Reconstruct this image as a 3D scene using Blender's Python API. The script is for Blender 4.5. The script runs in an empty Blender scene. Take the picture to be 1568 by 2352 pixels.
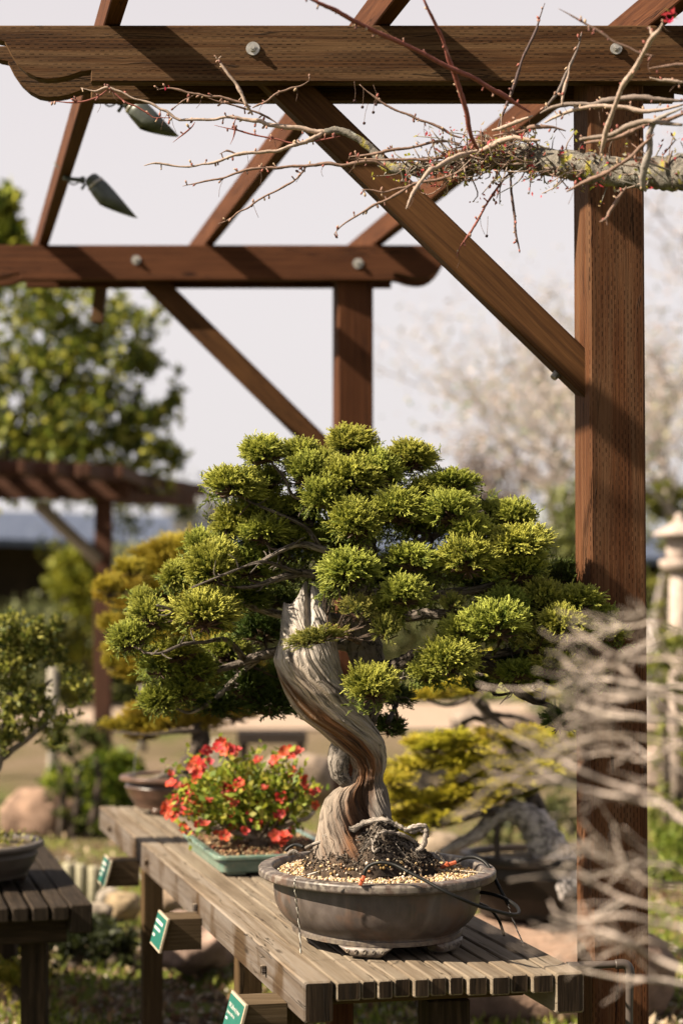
import bpy, bmesh, math, random
import numpy as np
from mathutils import Vector, Matrix, noise as mnoise
SC = bpy.context.scene
COL = SC.collection
R = math.radians
random.seed(7)
rng = np.random.default_rng(11)

# ---------------------------------------------------------------- camera, sky, sun
CAMZ = 1.55
PITCH = math.atan(184 / 4704)
cam_d = bpy.data.cameras.new('camera')
cam = bpy.data.objects.new('camera', cam_d)
COL.objects.link(cam)
SC.camera = cam
cam.location = (0, 0, CAMZ)
cam.rotation_euler = (math.pi / 2 + PITCH, 0, 0)
cam_d.sensor_fit = 'VERTICAL'
cam_d.sensor_height = 36
cam_d.lens = 72
cam_d.clip_start = 0.05
cam_d.clip_end = 500
cam_d.dof.use_dof = True
cam_d.dof.focus_distance = 4.92
cam_d.dof.aperture_fstop = 2.3
cam_d.dof.aperture_blades = 9

SUN_EL, SUN_AZ = 40, 19          # elevation; swing from -X towards the camera
sd = Vector((-math.cos(R(SUN_AZ)) * math.cos(R(SUN_EL)), -math.sin(R(SUN_AZ)) * math.cos(R(SUN_EL)), math.sin(R(SUN_EL))))
sl = bpy.data.lights.new('sun', 'SUN')
sl.energy = 5.0
sl.angle = R(0.9)
sl.color = (1.0, 0.86, 0.66)
so = bpy.data.objects.new('sun', sl)
COL.objects.link(so)
so.location = sd * 50
so.rotation_euler = sd.to_track_quat('Z', 'Y').to_euler()

W = bpy.data.worlds.new('World')
SC.world = W
W.use_nodes = True
wn = W.node_tree
wn.nodes.clear()
wo = wn.nodes.new('ShaderNodeOutputWorld')
bg = wn.nodes.new('ShaderNodeBackground')
st = wn.nodes.new('ShaderNodeTexSky')
st.sky_type = 'NISHITA'
st.sun_disc = False
st.sun_elevation = R(SUN_EL)
st.sun_rotation = math.atan2(sd.x, sd.y)
st.dust_density = 6
st.air_density = 1.0
hs = wn.nodes.new('ShaderNodeHueSaturation')
hs.inputs['Saturation'].default_value = 0.10
mx = wn.nodes.new('ShaderNodeMix')          # thin high overcast: even, faintly mauve
mx.data_type = 'RGBA'
mx.inputs[0].default_value = 0.86
geo = wn.nodes.new('ShaderNodeTexCoord'); sep = wn.nodes.new('ShaderNodeSeparateXYZ'); mr = wn.nodes.new('ShaderNodeMapRange')
wn.links.new(geo.outputs['Generated'], sep.inputs[0]); wn.links.new(sep.outputs[2], mr.inputs[0])
mr.inputs[1].default_value = 0.0; mr.inputs[2].default_value = 0.30
hz = wn.nodes.new('ShaderNodeMix'); hz.data_type = 'RGBA'
hz.inputs[6].default_value = (3.80, 3.62, 3.62, 1)      # hazier and paler towards the horizon
hz.inputs[7].default_value = (3.32, 3.06, 3.12, 1)
mr2 = wn.nodes.new('ShaderNodeMapRange'); wn.links.new(sep.outputs[2], mr2.inputs[0]); mr2.inputs[1].default_value = 0.32; mr2.inputs[2].default_value = 0.85
ze = wn.nodes.new('ShaderNodeMix'); ze.data_type = 'RGBA'; ze.inputs[7].default_value = (1.15, 1.17, 1.32, 1)   # deeper overhead
wn.links.new(mr.outputs[0], hz.inputs[0]); wn.links.new(mr2.outputs[0], ze.inputs[0]); wn.links.new(hz.outputs[2], ze.inputs[6]); wn.links.new(ze.outputs[2], mx.inputs[7])
wn.links.new(st.outputs[0], hs.inputs['Color'])
wn.links.new(hs.outputs[0], mx.inputs[6])
wn.links.new(mx.outputs[2], bg.inputs['Color'])
bg.inputs['Strength'].default_value = 0.0735
wn.links.new(bg.outputs[0], wo.inputs[0])
SC.view_settings.view_transform = 'Standard'
SC.view_settings.look = 'None'
SC.view_settings.exposure = 1.75
SC.view_settings.gamma = 1.0
SC.render.engine = 'CYCLES'
SC.cycles.max_bounces = 6
SC.cycles.transparent_max_bounces = 8
SC.cycles.caustics_reflective = False
SC.cycles.caustics_refractive = False
SC.cycles.use_denoising = True

def P(px, py, d):
    """point at photo position (1568x2352 grid) and world distance d along +Y"""
    a, b = (px - 784) / 4704, (1176 - py) / 4704
    c, s = math.cos(PITCH), math.sin(PITCH)
    v = Vector((a, c - s * b, s + c * b))
    return Vector((0, 0, CAMZ)) + v * (d / v.y)
def ZP(px, py, z):
    """point at a photo position lying on the level z"""
    q = P(px, py, 1.0) - Vector((0, 0, CAMZ)); k = (z - CAMZ) / q.z
    return Vector((0, 0, CAMZ)) + q * k
PX = lambda d: d / 4704.0       # metres per photo pixel at distance d

# ---------------------------------------------------------------- object helpers
def tag(o, label=None, cat=None, group=None, kind=None):
    if label: o['label'] = label
    if cat: o['category'] = cat
    if group: o['group'] = group
    if kind: o['kind'] = kind
    return o

def empty(name, loc, label, cat, group=None):
    o = bpy.data.objects.new(name, None)
    COL.objects.link(o)
    o.location = loc
    o.empty_display_size = 0.1
    return tag(o, label, cat, group)

class MB:
    """collects geometry, then links it as ONE mesh object"""
    def __init__(s):
        s.v, s.f, s.uv, s.c, s.m = [], [], [], [], []
        s.cur = 0
    def add(s, vs, fs, uvs=None, cols=None, mi=None):
        b = len(s.v)
        s.v.extend([tuple(x) for x in vs])
        s.c.extend([tuple(x) for x in cols] if cols is not None else [(1, 1, 1)] * len(vs))
        for i, f in enumerate(fs):
            s.f.append(tuple(b + k for k in f))
            s.uv.append(uvs[i] if uvs else [(0, 0)] * len(f))
            s.m.append(s.cur if mi is None else mi[i])
        return s
    def build(s, name, mats, parent=None, smooth=False):
        me = bpy.data.meshes.new(name)
        me.from_pydata(s.v, [], s.f)
        if not isinstance(mats, (list, tuple)): mats = [mats]
        for m in mats: me.materials.append(m)
        me.polygons.foreach_set('material_index', s.m)
        ul = me.uv_layers.new(name='UVMap')
        ul.data.foreach_set('uv', np.array([c for f in s.uv for p in f for c in p], dtype=np.float32))
        ca = me.color_attributes.new('Col', 'FLOAT_COLOR', 'POINT')
        cc = np.ones((len(s.v), 4), np.float32); cc[:, :3] = np.array(s.c, np.float32)
        ca.data.foreach_set('color', cc.ravel())
        if smooth: me.polygons.foreach_set('use_smooth', [True] * len(me.polygons))
        me.update()
        return link(name, me, parent)

def link(name, me, parent=None):
    o = bpy.data.objects.new(name, me)
    COL.objects.link(o)
    if parent is not None:
        o.parent = parent
        o.matrix_parent_inverse = Matrix.Translation(parent.location).inverted() if parent.type == 'EMPTY' and parent.parent is None else Matrix()
    return o

def npmesh(name, V, F, C, mat, smooth=False, parent=None, mk=True):
    """fast mesh: V (n,3), F (m,k) , C (n,3)"""
    me = bpy.data.meshes.new(name)
    V = np.asarray(V, np.float32); F = np.asarray(F, np.int32)
    k = F.shape[1]
    me.vertices.add(len(V)); me.vertices.foreach_set('co', V.ravel())
    me.loops.add(F.size); me.loops.foreach_set('vertex_index', F.ravel())
    me.polygons.add(len(F))
    me.polygons.foreach_set('loop_start', np.arange(0, F.size, k, dtype=np.int32))
    me.polygons.foreach_set('loop_total', np.full(len(F), k, np.int32))
    if smooth: me.polygons.foreach_set('use_smooth', np.ones(len(F), bool))
    me.update(calc_edges=True)
    ca = me.color_attributes.new('Col', 'FLOAT_COLOR', 'POINT')
    cc = np.ones((len(V), 4), np.float32); cc[:, :3] = C
    ca.data.foreach_set('color', cc.ravel())
    me.materials.append(mat)
    return link(name, me, parent) if mk else me

# ---------------------------------------------------------------- materials
class NT:
    def __init__(s, name, rough=0.7, spec=0.3):
        s.m = bpy.data.materials.new(name); s.m.use_nodes = True
        s.t = s.m.node_tree; s.p = s.t.nodes['Principled BSDF']; s.o = s.t.nodes['Material Output']
        s.p.inputs['Roughness'].default_value = rough
        s.p.inputs['Specular IOR Level'].default_value = spec
    def n(s, typ, **kw):
        nd = s.t.nodes.new('ShaderNode' + typ)
        for k, v in kw.items():
            if k.startswith('_'): setattr(nd, k[1:], v)
        for k, v in kw.items():
            if k.startswith('_'): continue
            key = int(k[1:]) if k[0] == 'i' and k[1:].isdigit() else k.replace('__', ' ')
            s.put(nd.inputs[key], v)
        return nd
    def put(s, inp, v):
        if hasattr(v, 'node'): s.t.links.new(v, inp)
        elif hasattr(v, 'outputs'): s.t.links.new(v.outputs[0], inp)
        else:
            if isinstance(v, (tuple, list)) and len(v) == 3 and inp.type == 'RGBA': v = (*v, 1)
            inp.default_value = v
    def uv(s): return s.n('UVMap').outputs[0]
    def obj(s): return s.n('TexCoord').outputs['Object']
    def gen(s): return s.n('NewGeometry').outputs['Position']
    def map(s, vec, sc, rot=(0, 0, 0), loc=(0, 0, 0)): return s.n('Mapping', Vector=vec, Scale=sc, Rotation=rot, Location=loc).outputs[0]
    def noise(s, vec, scale=1.0, detail=4, rough=.55, dist=0.0):
        return s.n('TexNoise', Vector=vec, Scale=scale, Detail=detail, Roughness=rough, Distortion=dist).outputs[0]
    def ramp(s, fac, stops, interp='LINEAR'):
        nd = s.n('ValToRGB', Fac=fac); cr = nd.color_ramp; cr.interpolation = interp
        while len(cr.elements) < len(stops): cr.elements.new(0.5)
        for e, (p, c) in zip(cr.elements, stops):
            e.position = p; e.color = (c, c, c, 1) if isinstance(c, (int, float)) else (*c, 1)
        return nd.outputs[0]
    def mix(s, fac, a, b, mode='MIX'):
        nd = s.n('Mix', _data_type='RGBA', _blend_type=mode)
        s.put(nd.inputs[0], fac); s.put(nd.inputs[6], a); s.put(nd.inputs[7], b)
        return nd.outputs[2]
    def math(s, op, a, b=0.0, c=0.0):
        nd = s.n('Math', _operation=op); s.put(nd.inputs[0], a); s.put(nd.inputs[1], b); s.put(nd.inputs[2], c)
        return nd.outputs[0]
    def col(s, v, k=.80):
        if not (hasattr(v, 'node') or hasattr(v, 'outputs')): v = (*v, 1)
        s.put(s.p.inputs['Base Color'], s.mix(1.0, v, (k, k, k), 'MULTIPLY')); return s
    def bump(s, h, strength=0.4, dist=0.002):
        s.put(s.p.inputs['Normal'], s.n('Bump', Height=h, Strength=strength, Distance=dist)); return s
    def attr(s): return s.n('Attribute', _attribute_name='Col').outputs['Color']

def wood(name, dark, mid, light, incise=False, grain=1.0, weather=None, rough=0.75, bump=0.5, tone=.80):
    t = NT(name, rough, 0.10)
    uv = t.uv()
    warp = t.noise(t.map(uv, (1.5, 6, 1)), 1.0, 3)
    uvw = t.n('VectorMath', _operation='ADD', i0=uv, i1=t.n('CombineXYZ', Y=t.math('MULTIPLY', warp, 0.035)).outputs[0]).outputs[0]
    g1 = t.noise(t.map(uvw, (2.2, 150 * grain, 1)), 1.0, 5, .65, .3)
    g2 = t.noise(t.map(uvw, (9, 420 * grain, 1)), 1.0, 4, .6)
    g = t.math('ADD', t.math('MULTIPLY', g1, .68), t.math('MULTIPLY', g2, .32))
    c = t.ramp(g, [(.30, dark), (.5, mid), (.70, light)])
    big = t.noise(t.map(uv, (2.2, 9, 1)), 1.0, 5, .6, .4)
    c = t.mix(t.ramp(big, [(.35, 0.0), (.68, .75)]), c, t.mix(1.0, c, (.55, .52, .5), 'MULTIPLY'))
    if weather is not None:
        wz = t.noise(t.map(uv, (1.3, 30, 1), loc=(3, 7, 0)), 1.0, 5, .65, .6)
        c = t.mix(t.ramp(wz, [(.42, 0.0), (.62, .8)]), c, weather)
    # knots
    vo = t.n('TexVoronoi', Vector=t.map(uvw, (2.3, 9, 1)), Scale=1.0, Randomness=1.0).outputs['Distance']
    c = t.mix(t.ramp(vo, [(.035, .85), (.10, 0.0)]), c, t.mix(1.0, dark, (.4, .35, .3), 'MULTIPLY'))
    ck = t.math('ABSOLUTE', t.math('SUBTRACT', t.noise(t.map(uvw, (1.1, 26, 1), loc=(2, 8, 0)), 1.0, 3, .5), .5))
    ckm = t.math('MULTIPLY', t.ramp(ck, [(.002, 1.0), (.007, 0.0)]), t.ramp(t.noise(t.map(uv, (1.4, 8, 1), loc=(6, 1, 0)), 1.0, 3), [(.43, 0.0), (.52, 1.0)]))
    c = t.mix(t.math('MULTIPLY', ckm, .85), c, t.mix(1.0, dark, (.3, .28, .25), 'MULTIPLY'))
    h = t.math('SUBTRACT', t.math('MULTIPLY', g, .8), t.math('MULTIPLY', ckm, .8))
    if incise:
        s = t.n('SeparateXYZ', Vector=uv)
        row = t.math('DIVIDE', s.outputs[1], .0082)
        rf = t.math('FLOOR', row)
        off = t.math('MULTIPLY', t.math('MODULO', rf, 2.0), .5)
        uu = t.math('FRACT', t.math('ADD', t.math('DIVIDE', s.outputs[0], .023), off))
        vv = t.math('ABSOLUTE', t.math('SUBTRACT', t.math('FRACT', row), .5))
        m1 = t.math('LESS_THAN', uu, .52)
        m2 = t.math('LESS_THAN', vv, .15)
        pn = t.ramp(t.noise(t.map(uv, (7, 22, 1), loc=(1, 5, 0)), 1.0, 4), [(.40, .0), (.58, 1.0)])
        m = t.math('MULTIPLY', t.math('MULTIPLY', m1, m2), pn)
        c = t.mix(t.math('MULTIPLY', m, .62), c, t.mix(1.0, dark, (.25, .22, .2), 'MULTIPLY'))
        h = t.math('SUBTRACT', h, t.math('MULTIPLY', m, 1.2))
    t.col(c, tone).bump(h, bump, 0.003)
    return t.m

M = {}
M['pergola'] = wood('pergola_wood', (.036, .013, .006), (.105, .040, .016), (.19, .080, .032), True, .7, weather=(.13, .066, .034), bump=.8, tone=.74)
M['pergola_far'] = wood('pergola_far_wood', (.038, .014, .007), (.105, .038, .016), (.17, .070, .031), False, .8, tone=.64)
M['beam'] = wood('beam_wood', (.022, .009, .004), (.080, .034, .012), (.17, .080, .030), True, .7, weather=(.15, .085, .040), bump=.8, tone=.60)
M['brace'] = wood('brace_wood', (.036, .015, .006), (.098, .042, .014), (.165, .078, .028), False, .7, tone=.60)
M['bench'] = wood('bench_wood', (.085, .063, .044), (.168, .131, .098), (.245, .20, .155), False, 2.2, weather=(.225, .195, .168), bump=.8)
M['slat'] = wood('slat_wood', (.080, .058, .039), (.175, .136, .098), (.26, .21, .158), False, 2.2, weather=(.23, .192, .15), bump=.8)
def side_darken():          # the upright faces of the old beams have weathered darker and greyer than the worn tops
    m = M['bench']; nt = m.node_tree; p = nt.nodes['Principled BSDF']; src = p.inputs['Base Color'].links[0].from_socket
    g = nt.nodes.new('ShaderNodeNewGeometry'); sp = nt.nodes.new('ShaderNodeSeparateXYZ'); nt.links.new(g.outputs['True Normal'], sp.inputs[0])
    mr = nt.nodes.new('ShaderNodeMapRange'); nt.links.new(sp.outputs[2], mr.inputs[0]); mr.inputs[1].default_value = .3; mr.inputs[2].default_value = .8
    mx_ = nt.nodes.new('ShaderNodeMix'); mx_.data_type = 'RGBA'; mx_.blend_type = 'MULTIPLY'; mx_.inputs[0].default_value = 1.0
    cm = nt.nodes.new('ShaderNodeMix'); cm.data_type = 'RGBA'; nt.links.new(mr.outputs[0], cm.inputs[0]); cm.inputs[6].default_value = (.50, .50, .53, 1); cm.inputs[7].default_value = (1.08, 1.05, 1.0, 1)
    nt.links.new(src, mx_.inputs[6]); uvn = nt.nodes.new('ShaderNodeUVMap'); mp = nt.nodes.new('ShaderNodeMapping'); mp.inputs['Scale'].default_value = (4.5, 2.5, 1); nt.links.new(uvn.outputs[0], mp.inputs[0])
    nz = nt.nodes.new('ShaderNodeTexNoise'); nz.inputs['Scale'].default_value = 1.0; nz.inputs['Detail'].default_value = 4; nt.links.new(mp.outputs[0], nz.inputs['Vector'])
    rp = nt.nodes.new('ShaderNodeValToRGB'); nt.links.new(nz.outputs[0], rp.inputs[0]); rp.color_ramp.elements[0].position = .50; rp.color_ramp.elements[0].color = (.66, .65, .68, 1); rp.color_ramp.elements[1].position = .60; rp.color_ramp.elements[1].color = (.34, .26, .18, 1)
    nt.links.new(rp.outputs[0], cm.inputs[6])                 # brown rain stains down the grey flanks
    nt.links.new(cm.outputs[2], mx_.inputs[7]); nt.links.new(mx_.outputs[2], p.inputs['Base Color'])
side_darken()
M['endgrain'] = wood('endgrain_wood', (.012, .008, .005), (.030, .020, .013), (.10, .066, .042), False, .25, bump=.9)
M['leg'] = wood('leg_wood', (.03, .018, .008), (.075, .046, .022), (.12, .078, .042), False, .6)
M['shade_bench'] = wood('shade_bench_wood', (.010, .007, .005), (.030, .022, .016), (.085, .062, .045), False, .8)  # shade over the left bench is put into this wood colour
M['greyblock'] = wood('sign_block_wood', (.04, .028, .015), (.095, .065, .038), (.16, .12, .08), False, .9)

def plain(name, colr, rough=.6, spec=.4, metal=0.0, var=.25, scale=30, bump=0.0):
    t = NT(name, rough, spec)
    t.p.inputs['Metallic'].default_value = metal
    nz = t.noise(t.obj(), scale, 5, .6)
    c = t.mix(t.ramp(nz, [(.3, 0.0), (.7, 1.0)]), tuple(x * (1 - var) for x in colr), tuple(min(1, x * (1 + var)) for x in colr))
    t.col(c)
    if bump: t.bump(nz, bump, .004)
    return t.m

def leafmat(name, trans=.25, rough=.55):
    t = NT(name, rough, .25)
    a = t.attr()
    rnd = t.n('ObjectInfo').outputs['Random']
    nz = t.noise(t.gen(), 9, 3)
    hv = t.n('HueSaturation', Color=a, Hue=t.math('MULTIPLY_ADD', rnd, .022, .489), Value=t.math('MULTIPLY_ADD', nz, .9, .55))
    t.col(hv)
    tr = t.n('BsdfTranslucent', Color=hv.outputs[0])
    ms = t.n('MixShader', i0=trans, i1=t.p.outputs[0], i2=tr.outputs[0])
    t.t.links.new(ms.outputs[0], t.o.inputs[0])
    return t.m
M['juniper'] = leafmat('juniper_foliage', .2)
M['leaf'] = leafmat('leaf', .35)

def vcol(name, rough=.8, bump=.5, scale=60, dist=.003, spec=.25):
    t = NT(name, rough, spec)
    nz = t.noise(t.gen(), scale, 6, .65)
    t.col(t.mix(1.0, t.attr(), t.ramp(nz, [(.25, .5), (.55, 1.0), (.8, 1.35)]), 'MULTIPLY')).bump(nz, bump, dist)
    return t.m
M['stone'] = vcol('stone', .9, .6, 14, .02)
M['pebble'] = vcol('pebble', .7, .2, 250, .001)
M['bark'] = vcol('bark', .9, .9, 70, .004)
M['twig'] = vcol('twig_bark', .75, .4, 120, .001)
M['flower'] = leafmat('petal', .3)
# ---------------------------------------------------------------- shape helpers
def frame(d, up=Vector((0, 0, 1))):
    d = d.normalized()
    s = d.cross(up)
    if s.length < 1e-4: s = d.cross(Vector((0, 1, 0)))
    s.normalize()
    return s, s.cross(d).normalized()

def board(mb, p0, p1, w, h, up=(0, 0, 1), ch=.003, segs=1, endm=None, wob=0.0):
    """timber from p0 to p1 (centre line), w across, h along 'up', chamfered edges, UVs in metres"""
    p0, p1 = Vector(p0), Vector(p1); d = p1 - p0; L = d.length; dn = d.normalized()
    sx, uz = frame(d, Vector(up))
    a, b = w / 2, h / 2
    prof = [(-a + ch, -b), (a - ch, -b), (a, -b + ch), (a, b - ch), (a - ch, b), (-a + ch, b), (-a, b - ch), (-a, -b + ch)]
    u0, v0 = random.uniform(0, 30), random.uniform(0, 30)
    st_ = [0, ch] + [L * k / segs for k in range(1, segs)] + [L - ch, L]
    vs, fs, uvs, mi = [], [], [], []
    for i, t in enumerate(st_):
        e = ch if i in (0, len(st_) - 1) else 0
        k = 1 - e / a if a > 0 else 1; q = 1 - e / b
        ox = wob * math.sin(t * 5 + u0) if wob else 0
        for x, y in prof: vs.append(p0 + dn * t + sx * (x * k + ox) + uz * (y * q))
    per = [0]
    for i in range(8): 
        x0, y0 = prof[i]; x1, y1 = prof[(i + 1) % 8]; per.append(per[-1] + math.hypot(x1 - x0, y1 - y0))
    for i in range(len(st_) - 1):
        for j in range(8):
            k = (j + 1) % 8
            fs.append((i * 8 + j, i * 8 + k, (i + 1) * 8 + k, (i + 1) * 8 + j))
            uvs.append([(u0 + st_[i], v0 + per[j]), (u0 + st_[i], v0 + per[j + 1]), (u0 + st_[i + 1], v0 + per[j + 1]), (u0 + st_[i + 1], v0 + per[j])])
            mi.append(0)
    n = (len(st_) - 1) * 8
    em = 0 if endm is None else endm
    fs.append(tuple(range(7, -1, -1))); uvs.append([(v0 + prof[j][1], u0 + prof[j][0]) for j in range(7, -1, -1)]); mi.append(em)
    fs.append(tuple(n + j for j in range(8))); uvs.append([(v0 + prof[j][1], u0 + prof[j][0]) for j in range(8)]); mi.append(em)
    return mb.add(vs, fs, uvs, mi=mi)

def plate(mb, outline, off, uvs=True):
    """outline = list of 3D points (closed, convex or not), extruded by vector off; UVs metric along x,z"""
    n = len(outline); off = Vector(off)
    A = [Vector(p) for p in outline]; B = [p + off for p in A]
    u0, v0 = random.uniform(0, 30), random.uniform(0, 30)
    q = lambda p: (u0 + p.x, v0 + p.z)
    mb.add(A + B, [tuple(range(n)), tuple(range(2 * n - 1, n - 1, -1))] + [(i, n + i, n + (i + 1) % n, (i + 1) % n) for i in range(n)],
           [[q(p) for p in A], [q(p) for p in reversed(B)]] + [[(u0 + A[i].x, v0 + A[i].y), (u0 + B[i].x, v0 + B[i].y), (u0 + B[(i + 1) % n].x, v0 + B[(i + 1) % n].y), (u0 + A[(i + 1) % n].x, v0 + A[(i + 1) % n].y)] for i in range(n)])
    return mb

def spline(pts, n):
    """Catmull-Rom through points (tuples of any length) -> n samples"""
    pts = [np.array(p, float) for p in pts]
    if len(pts) < 3:
        return [pts[0] * (1 - t) + pts[-1] * t for t in np.linspace(0, 1, n)]
    P_ = [2 * pts[0] - pts[1]] + pts + [2 * pts[-1] - pts[-2]]
    out = []
    for t in np.linspace(0, len(pts) - 1 - 1e-9, n):
        i = int(t); f = t - i
        a, b, c, d = P_[i], P_[i + 1], P_[i + 2], P_[i + 3]
        out.append(.5 * ((2 * b) + (c - a) * f + (2 * a - 5 * b + 4 * c - d) * f * f + (3 * b - 3 * c + d - a) * f ** 3))
    return out

def tube(mb, pts, rad, sides=8, col=(1, 1, 1), col2=None, rough=0.0, flat=1.0, seed=0):
    """tapered tube through 3D points; rad = list or number; rough = relative radius noise"""
    pts = [Vector(p) for p in pts]; n = len(pts)
    rad = [rad] * n if isinstance(rad, (int, float)) else rad
    t0 = (pts[1] - pts[0]).normalized()
    s, u = frame(t0)
    vs, cs, fs, uvs = [], [], [], []
    L = 0
    ls = []
    for i in range(n):
        tg = (pts[min(i + 1, n - 1)] - pts[max(i - 1, 0)])
        tg = tg.normalized() if tg.length > 1e-9 else t0
        s = (s - tg * s.dot(tg)); s = s.normalized() if s.length > 1e-6 else frame(tg)[0]
        u = s.cross(tg)
        if i: L += (pts[i] - pts[i - 1]).length
        ls.append(L)
        for j in range(sides):
            a = 2 * math.pi * j / sides
            r = rad[i]
            if rough:
                q = pts[i] * (1.1 / max(rad[i], .002)) + Vector((math.cos(a) * 1.3, math.sin(a) * 1.3, seed))
                r *= 1 + rough * mnoise.noise(q * .55)
            vs.append(pts[i] + (s * math.cos(a) * flat + u * math.sin(a)) * r)
            f = i / (n - 1)
            c = col if col2 is None else tuple(col[k] * (1 - f) + col2[k] * f for k in range(3))
            cs.append(c)
    for i in range(n - 1):
        for j in range(sides):
            k = (j + 1) % sides
            fs.append((i * sides + j, i * sides + k, (i + 1) * sides + k, (i + 1) * sides + j))
            uvs.append([(ls[i], j / sides), (ls[i], (j + 1) / sides), (ls[i + 1], (j + 1) / sides), (ls[i + 1], j / sides)])
    fs.append(tuple(range(sides - 1, -1, -1))); uvs.append([(0, 0)] * sides)
    fs.append(tuple((n - 1) * sides + j for j in range(sides))); uvs.append([(0, 0)] * sides)
    return mb.add(vs, fs, uvs, cs)

def pxtube(mb, pl, sides=8, n=None, **kw):
    """pl: list of (px,py,d,width_px) -> smooth tube"""
    n = n or max(6, len(pl) * 5)
    sm = spline(pl, n)
    return tube(mb, [P(a[0], a[1], a[2]) for a in sm], [max(.0004, a[3] / 2 * PX(a[2])) for a in sm], sides, **kw)

def sharp(prof, e=.0007):
    """support points either side of every corner so smooth shading keeps the edges crisp"""
    out = [prof[0]]
    for a, b, c in zip(prof, prof[1:], prof[2:]):
        for q in (a, c):
            L = math.hypot(q[0] - b[0], q[1] - b[1])
            k = min(.3, e / max(L, 1e-6)); p = (b[0] + (q[0] - b[0]) * k, b[1] + (q[1] - b[1]) * k)
            out.append(p)
            if q is a: out.append(b)
    return out + [prof[-1]]

def lathe(mb, prof, ax=1.0, ay=1.0, n=64, cen=(0, 0, 0), rot=0.0, mode='scale', col=(1, 1, 1), power=2.0):
    """prof: (r,z) ; mode 'offset': ellipse semi-axes ax+r, ay+r"""
    c, s = math.cos(rot), math.sin(rot)
    vs, fs, uvs = [], [], []
    for r, z in prof:
        A, B = (ax + r, ay + r) if mode == 'offset' else (r * ax, r * ay)
        for j in range(n):
            a = 2 * math.pi * j / n
            ca, sa = math.cos(a), math.sin(a)
            x = A * math.copysign(abs(ca) ** (2 / power), ca); y = B * math.copysign(abs(sa) ** (2 / power), sa)
            vs.append((cen[0] + x * c - y * s, cen[1] + x * s + y * c, cen[2] + z))
    m = len(prof)
    for i in range(m - 1):
        for j in range(n):
            k = (j + 1) % n
            fs.append((i * n + j, i * n + k, (i + 1) * n + k, (i + 1) * n + j))
            uvs.append([(j / n, i / m), ((j + 1) / n, i / m), ((j + 1) / n, (i + 1) / m), (j / n, (i + 1) / m)])
    return mb.add(vs, fs, uvs, [col] * len(vs))

_ico = {}
def ico(sub):
    if sub not in _ico:
        bm = bmesh.new(); bmesh.ops.create_icosphere(bm, subdivisions=sub, radius=1)
        _ico[sub] = (np.array([v.co[:] for v in bm.verts]), [tuple(v.index for v in f.verts) for f in bm.faces]); bm.free()
    return _ico[sub]

def rock(name, cen, size, col, label, cat='rock', seed=0, mat=None, sub=4, amp=.28, rotz=0.0, group=None):
    V, F = ico(sub)
    vs, cs = [], []
    for p in V:
        q = Vector(p) + Vector((seed * 3.1, seed * 1.7, 0))
        k = 1 + amp * mnoise.noise(q * 1.1) * 1.6 + amp * .4 * mnoise.noise(q * 3) + .06 * mnoise.noise(q * 9)
        v = Vector(p) * k
        v.x = math.copysign(abs(v.x) ** .85, v.x); v.z = math.copysign(abs(v.z) ** .8, v.z)
        v = Vector((v.x * size[0], v.y * size[1], v.z * size[2])); v.rotate(Matrix.Rotation(rotz, 3, 'Z'))
        vs.append(v + Vector(cen)); 
        g = .85 + .5 * mnoise.noise(q * 2.3 + Vector((9, 9, 9)))
        cs.append(tuple(c * g for c in col))
    o = MB().add(vs, F, None, cs).build(name, mat or M['stone'], smooth=True)
    return tag(o, label, cat, group)

def leaves(C, N_, size, cols, jit=.25, aspect=.55, up=0.3):
    """diamond leaf cards at positions C (n,3): returns V,F,C"""
    n = len(C)
    d = rng.normal(size=(n, 3)); d[:, 2] += up; d /= np.linalg.norm(d, axis=1)[:, None]
    e = rng.normal(size=(n, 3)); s = np.cross(d, e); s /= np.linalg.norm(s, axis=1)[:, None]
    nn = np.cross(d, s)
    L = size * rng.uniform(.6, 1.35, n)[:, None]; Wd = L * aspect * .5
    V = np.stack([C, C + d * L * .45 + s * Wd + nn * L * .08, C + d * L, C + d * L * .45 - s * Wd + nn * L * .08], 1).reshape(-1, 3)
    F = np.arange(4 * n).reshape(n, 4)
    cols = np.asarray(cols, float)
    ci = rng.integers(0, len(cols), n)
    cc = cols[ci] * rng.uniform(1 - jit, 1 + jit, (n, 1))
    return V, F, np.repeat(cc, 4, 0)

def clumps(cen, rad, nclump, per, spread, shell=.6):
    """points gathered into clumps through an ellipsoid (shell-biased)"""
    d = rng.normal(size=(nclump, 3)); d /= np.linalg.norm(d, axis=1)[:, None]
    r = rng.uniform(shell ** 3, 1, nclump)[:, None] ** (1 / 3)
    c = np.array(cen) + d * r * np.array(rad)
    k = rng.integers(int(per * .5), int(per * 1.5) + 1, nclump)
    idx = np.repeat(np.arange(nclump), k)
    sc = rng.uniform(.6, 1.4, nclump)[idx][:, None]
    return c[idx] + rng.normal(size=(len(idx), 3)) * spread * sc, c

def cat3(parts):
    V, F, C, b = [], [], [], 0
    for v, f, c in parts:
        V.append(v); F.append(f + b); C.append(c); b += len(v)
    return np.concatenate(V), np.concatenate(F), np.concatenate(C)

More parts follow.
